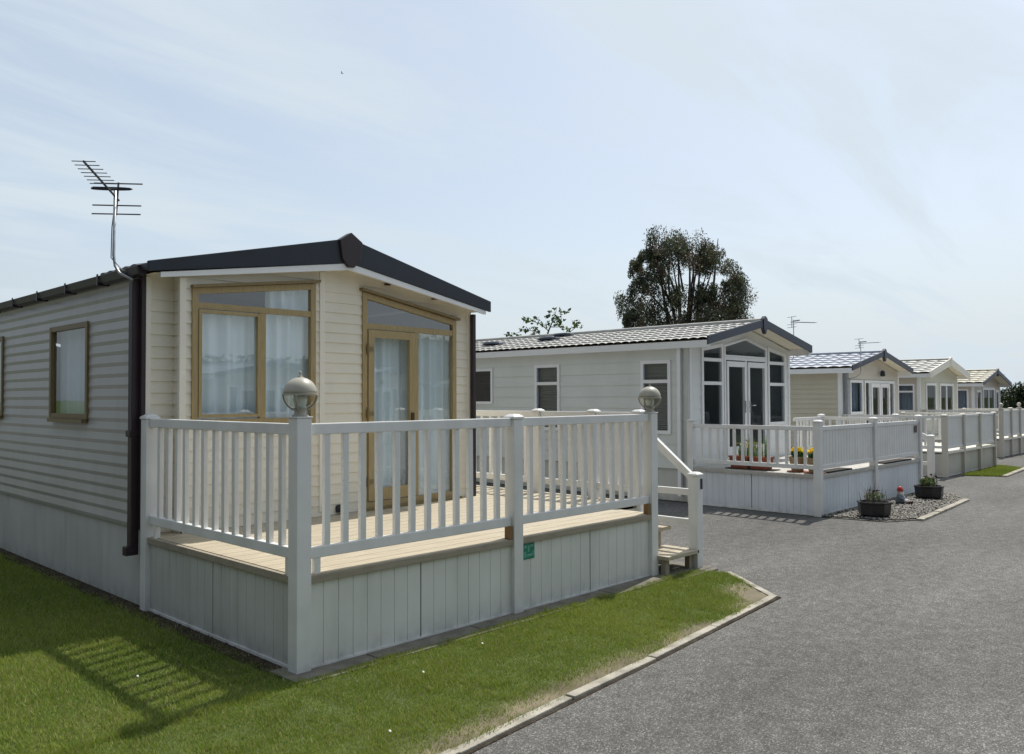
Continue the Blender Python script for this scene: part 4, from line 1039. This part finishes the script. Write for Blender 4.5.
kerb('road_edge_gap', [(0.93, 2.737), (2.64, 2.867), (4.43, 3.007), (6.492, 3.197)], -.022, .0035, 6, 'earth')
kerb('kerb_west', [(0.93, 24), (0.93, 2.76)], .07, .03)
kerb('kerb_wedge', [(19.2, 4.5), (21.7, 4.65)], .1, .03); kerb('kerb_gravel', [(11.72, 3.73), (14.48, 3.92)], .09, .03)

def inside(poly, x, y):
    r = np.zeros(len(x), bool); n = len(poly)
    for i in range(n):
        (xa, ya), (xb, yb) = poly[i], poly[(i + 1) % n]
        c = ((ya > y) != (yb > y)) & (x < (xb - xa) * (y - ya) / (yb - ya + 1e-12) + xa); r ^= c
    return r
def vnoise(x, y, s, seed):
    g = np.random.default_rng(seed).random((64, 64)); X, Y = x / s, y / s
    i, j = np.floor(X).astype(int), np.floor(Y).astype(int); f, h = X - i, Y - j; f = f * f * (3 - 2 * f); h = h * h * (3 - 2 * h)
    q = lambda a, b: g[a % 64, b % 64]
    return (q(i, j) * (1 - f) + q(i + 1, j) * f) * (1 - h) + (q(i, j + 1) * (1 - f) + q(i + 1, j + 1) * f) * h

def worn_turf():
    # soil between the blades, paler and browner where the turf is thin
    d = .03; gx = np.arange(1.0, 7.08, d); gy = np.arange(2.74, 4.22, d); X, Y = np.meshgrid(gx, gy, indexing='ij'); x, y = X.ravel(), Y.ravel()
    V = np.stack([x, y, np.full(len(x), .0075)], 1); ny = len(gy)
    i = (np.arange(len(gx) - 1)[:, None] * ny + np.arange(ny - 1)[None]).ravel()
    F = np.stack([i, i + ny, i + ny + 1, i + 1], 1); k = inside(lawn_poly, x[F].mean(1), y[F].mean(1)); F = F[k]
    b = np.clip(bare1(x, y) * 1.5, 0, 1)[:, None]; n = vnoise(x, y, .09, 9)[:, None]; n2 = vnoise(x, y, .28, 12)[:, None]
    c = np.array((.075, .10, .026)) * (.7 + .6 * n) * (1 - b) + (np.array((.11, .09, .05)) * (1 - n2) + np.array((.20, .165, .105)) * n2) * (.7 + .5 * n) * b
    o = np_mesh('worn_turf', V, F, c, 'pebble'); o['kind'] = 'structure'
def grass(name, poly, bbox, n, hgt, wid, bare=None):
    x = rng.uniform(bbox[0], bbox[1], n); y = rng.uniform(bbox[2], bbox[3], n)
    k = inside(poly, x, y)
    if bare is not None: k &= rng.random(n) > bare(x, y)
    x, y = x[k], y[k]; n = len(x)
    p1 = vnoise(x, y, .55, 1); p2 = vnoise(x, y, .11, 2); p3 = vnoise(x, y, 1.7, 3)
    h = hgt * (.5 + .6 * p2 + .3 * p1) * rng.uniform(.6, 1.25, n); a = rng.uniform(0, 2 * PI, n); ln = rng.uniform(.2, 1.1, n)
    h *= 1 + 1.1 * np.exp(-((y - 4.21) / .035) ** 2) * vnoise(x, y, .13, 15) + .8 * np.clip(vnoise(x, y, .07, 16) - .78, 0, 1) * 4
    b = rng.uniform(0, 2 * PI, n); z = np.full(n, .004)
    base = np.stack([x, y, z], 1); wv = np.stack([np.cos(b), np.sin(b), 0 * b], 1) * wid * rng.uniform(.7, 1.3, n)[:, None]
    tip = base + np.stack([np.cos(a) * ln * h, np.sin(a) * ln * h, h], 1)
    V = np.stack([base - wv, base + wv, tip], 1).reshape(-1, 3); F = np.arange(3 * n).reshape(-1, 3)
    mix = np.clip(.25 + .6 * p1 + .35 * (p3 - .5) + .25 * rng.normal(size=n), 0, 1)[:, None]
    c = np.array((.132, .198, .030)) * (1 - mix) + np.array((.275, .325, .072)) * mix
    dry = (rng.random(n) < .09 + .16 * np.clip(p2 - .55, 0, 1))[:, None]; c = np.where(dry, np.array((.36, .31, .15)), c)
    c *= rng.uniform(.75, 1.25, n)[:, None]
    K = np.repeat(c, 3, 0)
    # a few daisies and dandelions in the turf
    m = 5; q = rng.integers(0, n, m); fx, fy = x[q], y[q]; yel = rng.random(m) < .45
    ang = np.arange(6) * PI / 3; rr = .007
    FV = np.stack([np.stack([fx + rr * math.cos(t), fy + rr * math.sin(t), np.full(m, .035) + .004 * math.sin(t)], 1) for t in ang], 1).reshape(-1, 3)
    tri = np.concatenate([np.array([[0, j, j + 1] for j in range(1, 5)]) + 6 * i for i in range(m)])
    FK = np.repeat(np.where(yel[:, None], np.array((.75, .55, .02)), np.array((.75, .75, .70))), 6, 0)
    V = np.concatenate([V, FV]); F = np.concatenate([F, tri + 3 * n]); K = np.concatenate([K, FK])
    o = np_mesh(name, V, F, K, 'blade'); return o
def bare1(x, y):
    # thin and worn beside the kerb and at its corner, ragged at the paving
    d = (y - (2.87 + (x - 2.64) * .083)); e = np.hypot(x - 6.5, y - 3.45)
    n = vnoise(x, y, .35, 7)
    return np.clip((.30 - d) / .2, 0, 1) * np.clip(n * 2.2 - .35, 0, .93) + np.clip((.38 - e) / .25, 0, .85) * np.clip(n * 2 - .3, 0, 1) + np.clip((x - 2.55) / .13, 0, .85) * (y > 4.3)
worn_turf()
g = grass('grass', [(0.98, 2.77), (2.64, 2.905), (4.43, 3.045), (6.46, 3.23), (7.04, 3.98), (6.9, 4.22), (2.68, 4.24), (2.68, 13), (0.98, 13)], (0.98, 7.05, 2.77, 4.25), 260000, .024, .0021, bare1)
tag(g, 'mown green turf between the deck and the kerb', 'grass', kind='stuff')
g = grass('grass', [(1.0, 4.2), (2.69, 4.2), (2.69, 13), (1.0, 13)], (1.0, 2.69, 4.2, 13), 190000, .026, .0023, bare1)
tag(g, 'shaded turf along the side of the nearest home', 'grass', kind='stuff')
g = grass('grass', wedge_poly, (18.8, 22.1, 4.5, 5.4), 30000, .045, .006)
tag(g, 'small wedge of turf beside the farther deck', 'grass', kind='stuff')

def stones(name, poly, bbox, n, r0, r1, cols, label, cat):
    """loose stones as small octahedra"""
    x = rng.uniform(bbox[0], bbox[1], n); y = rng.uniform(bbox[2], bbox[3], n); k = inside(poly, x, y); x, y = x[k], y[k]; n = len(x)
    r = rng.uniform(r0, r1, n); B = np.array([(1, 0, 0), (0, 1, 0), (-1, 0, 0), (0, -1, 0), (0, 0, .7), (0, 0, -.7)])
    a = rng.uniform(0, 2 * PI, n); sx, sy = rng.uniform(.7, 1.3, n), rng.uniform(.6, 1.1, n)
    bx_, by_ = B[None, :, 0] * sx[:, None], B[None, :, 1] * sy[:, None]
    X = x[:, None] + r[:, None] * (bx_ * np.cos(a)[:, None] - by_ * np.sin(a)[:, None]); Y = y[:, None] + r[:, None] * (bx_ * np.sin(a)[:, None] + by_ * np.cos(a)[:, None])
    Z = .008 + r[:, None] * (B[None, :, 2] * .8 + .35)
    V = np.stack([X, Y, Z], 2).reshape(-1, 3)
    T = np.array([(0, 1, 4), (1, 2, 4), (2, 3, 4), (3, 0, 4), (1, 0, 5), (2, 1, 5), (3, 2, 5), (0, 3, 5)])
    F = (T[None] + 6 * np.arange(n)[:, None, None]).reshape(-1, 3)
    cl = np.array(cols)[rng.integers(0, len(cols), n)] * rng.uniform(.6, 1.25, n)[:, None]
    o = np_mesh(name, V, F, np.repeat(cl, 6, 0), 'pebble'); tag(o, label, cat, kind='stuff')
stones('gravel', [(11.2, 4.88), (11.35, 4.1), (11.78, 3.84), (14.4, 3.98), (15.1, 4.3), (15.5, 4.88)], (11.1, 15.6, 3.7, 4.9), 7000, .012, .03,
       [(.22, .215, .19), (.16, .155, .14), (.31, .295, .265), (.11, .105, .105), (.24, .205, .16)], 'grey pebbles spread around the planters and the gnome', 'gravel')
stones('grit', [(2.60, 4.5), (2.74, 4.5), (2.74, 12), (2.60, 12)], (2.5, 2.8, 4.4, 12), 1500, .004, .012, [(.10, .08, .05), (.06, .05, .035), (.14, .12, .09)], 'loose earth and stones along the foot of the side wall', 'earth')

# ================================================================== TREES
FWD = Vector((0.723, 0.691, 0)); LAT = Vector((0.691, -0.723, 0))
def big_tree():
    base = Vector((39.0, 24.4, 0)); t = thing('eucalyptus_tree', 'tall dark tree with airy ragged crown standing behind the homes', 'tree', base)
    random.seed(21)
    k = .054
    cl = [(655, 247, 14), (676, 243, 15), (697, 252, 14), (668, 254, 15), (643, 257, 10), (636, 268, 10), (716, 258, 13), (728, 276, 13), (706, 262, 14), (688, 262, 14), (650, 266, 11),
          (633, 288, 10), (627, 306, 12), (622, 322, 11), (640, 318, 13), (656, 300, 17), (660, 320, 17), (652, 284, 12), (716, 300, 18), (735, 298, 15), (741, 316, 13), (722, 320, 17), (700, 318, 15), (697, 296, 11), (680, 325, 12),
          (724, 288, 12), (740, 328, 10), (690, 335, 18), (640, 335, 16), (735, 335, 16), (662, 338, 18), (716, 340, 18), (728, 310, 15), (708, 306, 14), (672, 300, 12)]
    tr = MB(); cen = []
    for px, py, r in cl:
        lat = (px - 682) * k; z = 1.65 + (397 - py) * k
        cen.append((lat, random.uniform(-1.5, 1.5) * (1.0 if z > 6 else 1.2), z, r * k))
    tr.tube([base, base + Vector((0, 0, 1.5)), base + LAT * .1 + Vector((0, 0, 3.2))], [.42, .34, .28], 10)
    for i, s_ in enumerate((-1.1, -.65, -.2, .25, .7, 1.2, .05)):
        p0 = base + Vector((0, 0, 2.6)) + LAT * s_ * .2
        p1 = base + LAT * s_ * .75 + FWD * random.uniform(-.6, .6) + Vector((0, 0, 5)); p2 = base + LAT * s_ * 1.25 + FWD * random.uniform(-.9, .9) + Vector((0, 0, 7.6)); p3 = base + LAT * s_ * 1.45 + FWD * random.uniform(-1, 1) + Vector((0, 0, random.uniform(9, 10.2)))
        tr.tube([p0, p1, p2, p3], [.14, .10, .065, .02], 7)
    for lat, dep, z, r in cen:
        b0 = base + LAT * lat * .35 + Vector((0, 0, max(2.2, z - 2.6))); e = base + LAT * lat + FWD * dep + Vector((0, 0, z))
        tr.tube([b0, b0.lerp(e, .55) + Vector((0, 0, -.25)), e], [.07, .045, .015], 5)
    tr.build('trunk', 'bark', t, smooth=True)
    parts = []
    for lat, dep, z, r in cen:
        c0 = base + LAT * lat + FWD * dep + Vector((0, 0, z))
        for _ in range(13):
            q = c0 + LAT * random.uniform(-r, r) * .8 + FWD * random.gauss(0, r * .8) + Vector((0, 0, random.uniform(-r, r) * .85))
            rr = r * random.uniform(.25, .5)
            col = random.choice(((.065, .078, .048), (.075, .090, .052), (.105, .110, .065), (.125, .100, .068), (.055, .068, .046)))
            parts.append(leaf_cloud(int(130), q, (rr * 1.3, rr * 1.3, rr * 1.8), .085, col, .28, droop=.9, colvar=.35))
    V, F, K = join_np(parts); np_mesh('crown', V, F, K, 'leaf', t)
big_tree()
def twig_tree():
    base = Vector((22.6, 20.2, 0)); t = thing('young_tree', 'sparse leafy treetop poking above the pantile roof', 'tree', base)
    random.seed(4); tr = MB(); tip = []
    k = .0361
    P = lambda px, py, d=0: base + LAT * ((px - 541) * k) + FWD * d + Vector((0, 0, 1.65 + (397 - py) * k))
    tr.tube([base, base + Vector((0, 0, 2)), P(543, 345), P(548, 330), P(553, 318), P(556, 309)], [.12, .09, .05, .03, .018, .006], 7)
    for path in ([(545, 338), (535, 330), (524, 329), (511, 334)], [(548, 330), (540, 323), (532, 320), (525, 320)], [(549, 326), (560, 326), (568, 328)], [(544, 340), (566, 334), (576, 326), (577, 321)], [(551, 322), (558, 317), (562, 313)], [(544, 338), (530, 335), (518, 337)]):
        tr.tube([P(*q) for q in path], [.02] + [.012] * (len(path) - 2) + [.005], 5)
        for q in path[1:]: tip += [q, (q[0] + random.uniform(-5, 5), q[1] + random.uniform(-3, 3))]
    tr.build('trunk', 'bark', t, smooth=True)
    tip += [(553, 318), (556, 309), (551, 312), (548, 314), (558, 320), (546, 322)]
    parts = [leaf_cloud(9, P(q[0], q[1], random.uniform(-.3, .3)), (.16, .16, .11), .075, random.choice(((.06, .10, .03), (.08, .13, .04), (.05, .08, .03))), .6) for q in tip]
    V, F, K = join_np(parts); np_mesh('crown', V, F, K, 'leaf', t)
twig_tree()
def round_tree(label, base, w, h, n, seed):
    t = thing('field_tree', label, 'tree', base, 'distant trees beyond the homes'); random.seed(seed); b = Vector(base)
    tr = MB(); tr.tube([b, b + Vector((0, 0, h * .3)), b + Vector((0, 0, h * .75))], [w * .05, w * .04, w * .015], 7); tr.build('trunk', 'bark', t)
    parts = []
    for _ in range(n):
        a = random.uniform(0, 2 * PI); r = w * .5 * math.sqrt(random.random()) * .85; z = h * random.uniform(.12, .88)
        r *= math.sqrt(max(.08, 1 - ((z / h - .35) / .65) ** 2))
        q = b + Vector((r * math.cos(a), r * math.sin(a), z)); rr = w * random.uniform(.09, .17)
        parts.append(leaf_cloud(70, q, (rr, rr, rr * .8), w * .022, random.choice(((.022, .036, .016), (.03, .045, .018), (.038, .055, .022))), .6, colvar=.35))
    V, F, K = join_np(parts); np_mesh('crown', V, F, K, 'leaf', t)
for lab, d, px, w, h, sd in (('low dark tree at the far right beyond the ball finials', 75, 1020, 4.6, 2.9, 1), ('smaller tree just right of the farthest home', 80, 988, 4.4, 2.2, 2),
                             ('bushy tree running out of the right edge', 82, 1052, 5.5, 3.0, 3)):
    r_ = (px - 512) / 833; q = FWD * d + LAT * (r_ * d); round_tree(lab, (q.x, q.y, 0), w, h, 90, sd)

def hedge(label, x0, x1, y0, y1, h, n):
    t = thing('hedge', label, 'hedge', (x0, y0, 0), 'hedges around the site')
    m = MB(); m.box(x0 + .2, x1 - .2, y0 + .2, y1 - .2, 0, h - .2); m.build('branches', 'bark', t)
    x = rng.uniform(x0, x1, n); y = rng.uniform(y0, y1, n); z = rng.uniform(.05, h, n)
    V, F, K = leaf_cloud(n, (0, 0, 0), (.12, .12, .12), .09, (.04, .065, .022), .6, colvar=.35)
    V = V + np.repeat(np.stack([x, y, z], 1), 4, 0); np_mesh('foliage', V, F, K, 'leaf', t)
hedge('dark green hedge seen mirrored in the side window of the nearest home', -13.2, -12.0, -4, 40, 2.3, 16000)
hedge('dark green hedge added behind the camera to darken the reflection in the bay window', 2, 22, -14.4, -13.2, 3.1, 9000)  # unseen, added so the bay window has something dark to reflect
hedge('tall dark hedge added across the road to darken the reflection in the French doors', 22.1, 75, -14.6, -13.0, 4.6, 26000)  # unseen, added and made tall so the door glass reflects dark

# a bird high over the near home
bd = thing('bird', 'tiny dark bird gliding high in the sky over the nearest home', 'bird', tuple(FWD * 70 + LAT * (-14.5) + Vector((0, 0, 29.2))))
B0 = Vector(bd.location); bd.scale = (.62, .62, .62)
m = MB(); m.tube([B0 - LAT * .16, B0 - LAT * .05, B0 + LAT * .08, B0 + LAT * .2], [.01, .05, .05, .008], 8); m.build('body', 'darksteel', bd, smooth=True)
for s_ in (-1, 1):
    m = MB(); m.hexa([B0 + LAT * .05, B0 - LAT * .07, B0 - LAT * .09 + FWD * s_ * .3 + Vector((0, 0, .16)), B0 + LAT * .0 + FWD * s_ * .3 + Vector((0, 0, .17))],
                     [B0 + LAT * .05 + Vector((0, 0, .01)), B0 - LAT * .07 + Vector((0, 0, .01)), B0 - LAT * .09 + FWD * s_ * .3 + Vector((0, 0, .17)), B0 + LAT * .0 + FWD * s_ * .3 + Vector((0, 0, .18))]); m.build('wing', 'darksteel', bd)

# homes across the road, mirrored in the window glass
for lab, x in (('beige home across the road, seen mirrored in the bay window of the nearest home', 14.0), ('beige home across the road, seen mirrored in the oak framed door', 22.5), ('beige home across the road, seen mirrored in the French doors', 33.0)):
    c = copy_tree(h3); c.location = (x, -8.0, 0); c.rotation_euler = (0, 0, PI); c['label'] = lab; c['group'] = 'mobile homes across the road'

# ================================================================== LIGHT, SKY, CAMERA
S = Vector((1.03, 0.21, 1.67)).normalized()
sun = bpy.data.lights.new('sun', 'SUN'); sun.energy = 4.4; sun.angle = math.radians(0.6); sun.color = (1.0, 0.96, 0.885)
so = bpy.data.objects.new('sun', sun); C.objects.link(so); so.rotation_euler = (-S).to_track_quat('-Z', 'Y').to_euler(); so.location = (20, 5, 40)
elev = math.asin(S.z); az = math.atan2(S.x, S.y)
w = bpy.data.worlds.new('World'); sc.world = w; w.use_nodes = True
N, L = w.node_tree.nodes, w.node_tree.links; N.clear()
out = N.new('ShaderNodeOutputWorld'); bg = N.new('ShaderNodeBackground'); bg.inputs[1].default_value = 0.135
sky = N.new('ShaderNodeTexSky'); sky.sky_type = 'NISHITA'; sky.sun_disc = False; sky.sun_elevation = elev; sky.sun_rotation = az
sky.air_density = 1.0; sky.dust_density = 2.5; sky.ozone_density = 0.5
tc = N.new('ShaderNodeTexCoord')
sep = N.new('ShaderNodeSeparateXYZ'); L.new(tc.outputs['Generated'], sep.inputs[0])
# thin high cloud, drawn on a plane overhead so that it flattens towards the horizon
zz = N.new('ShaderNodeMath'); zz.operation = 'MAXIMUM'; zz.inputs[1].default_value = 0.0; L.new(sep.outputs[2], zz.inputs[0])
za = N.new('ShaderNodeMath'); za.operation = 'ADD'; za.inputs[1].default_value = 0.14; L.new(zz.outputs[0], za.inputs[0])
dx = N.new('ShaderNodeMath'); dx.operation = 'DIVIDE'; L.new(sep.outputs[0], dx.inputs[0]); L.new(za.outputs[0], dx.inputs[1])
dy = N.new('ShaderNodeMath'); dy.operation = 'DIVIDE'; L.new(sep.outputs[1], dy.inputs[0]); L.new(za.outputs[0], dy.inputs[1])
cb = N.new('ShaderNodeCombineXYZ'); L.new(dx.outputs[0], cb.inputs[0]); L.new(dy.outputs[0], cb.inputs[1])
mp = N.new('ShaderNodeMapping'); mp.inputs['Rotation'].default_value = (0, 0, math.radians(-28)); mp.inputs['Scale'].default_value = (0.42, 1.25, 1); mp.inputs['Location'].default_value = (3.1, 1.7, 0)
L.new(cb.outputs[0], mp.inputs[0])
n1 = N.new('ShaderNodeTexNoise'); n1.inputs['Scale'].default_value = 1.15; n1.inputs['Detail'].default_value = 8; n1.inputs['Roughness'].default_value = 0.6; n1.inputs['Distortion'].default_value = 0.9
L.new(mp.outputs[0], n1.inputs['Vector'])
cr = N.new('ShaderNodeMapRange'); cr.interpolation_type = 'SMOOTHSTEP'; cr.inputs[1].default_value = 0.38; cr.inputs[2].default_value = 0.66; cr.inputs[3].default_value = 0.46; cr.inputs[4].default_value = 0.96
L.new(n1.outputs['Fac'], cr.inputs[0])
# haze near the horizon
hz = N.new('ShaderNodeMapRange'); hz.interpolation_type = 'SMOOTHSTEP'; hz.inputs[1].default_value = 0.0; hz.inputs[2].default_value = 0.36; hz.inputs[3].default_value = 0.9; hz.inputs[4].default_value = 0.0
L.new(zz.outputs[0], hz.inputs[0])
mx = N.new('ShaderNodeMath'); mx.operation = 'MAXIMUM'; L.new(cr.outputs[0], mx.inputs[0]); L.new(hz.outputs[0], mx.inputs[1])
mix = N.new('ShaderNodeMix'); mix.data_type = 'RGBA'; L.new(mx.outputs[0], mix.inputs[0]); L.new(sky.outputs[0], mix.inputs[6])
dt = N.new('ShaderNodeVectorMath'); dt.operation = 'DOT_PRODUCT'; L.new(tc.outputs['Generated'], dt.inputs[0]); dt.inputs[1].default_value = tuple(S)
fw = N.new('ShaderNodeMapRange'); fw.interpolation_type = 'SMOOTHSTEP'; fw.inputs[1].default_value = -0.38; fw.inputs[2].default_value = 0.42; fw.inputs[3].default_value = 0.06; fw.inputs[4].default_value = 1.08
L.new(dt.outputs['Value'], fw.inputs[0])
mix.inputs[7].default_value = (4.7, 5.35, 5.85, 1)
cm = N.new('ShaderNodeMix'); cm.data_type = 'RGBA'; cm.blend_type = 'MULTIPLY'; cm.inputs[0].default_value = 1; L.new(mix.outputs[2], cm.inputs[6]); L.new(fw.outputs[0], cm.inputs[7])
L.new(cm.outputs[2], bg.inputs[0]); L.new(bg.outputs[0], out.inputs[0])

cam = bpy.data.cameras.new('camera'); co = bpy.data.objects.new('camera', cam); C.objects.link(co); sc.camera = co
cam.sensor_width = 36.0; cam.lens = 833 * 36 / 1024; cam.clip_start = 0.05; cam.clip_end = 3000
pit = math.atan((397.5 - 377) / 833); roll = math.radians(-0.2)
f = (Matrix.Rotation(math.radians(0.14), 3, 'Z') @ Vector((0.723, 0.691, 0))).normalized(); f = (f * math.cos(pit) + Vector((0, 0, 1)) * math.sin(pit)).normalized()
q = f.to_track_quat('-Z', 'Y').to_matrix() @ Matrix.Rotation(roll, 3, 'Z')
co.matrix_world = Matrix.Translation((0, 0, 1.65)) @ q.to_4x4()
sc.view_settings.view_transform = 'Standard'; sc.view_settings.look = 'None'; sc.view_settings.exposure = 0; sc.view_settings.gamma = 1
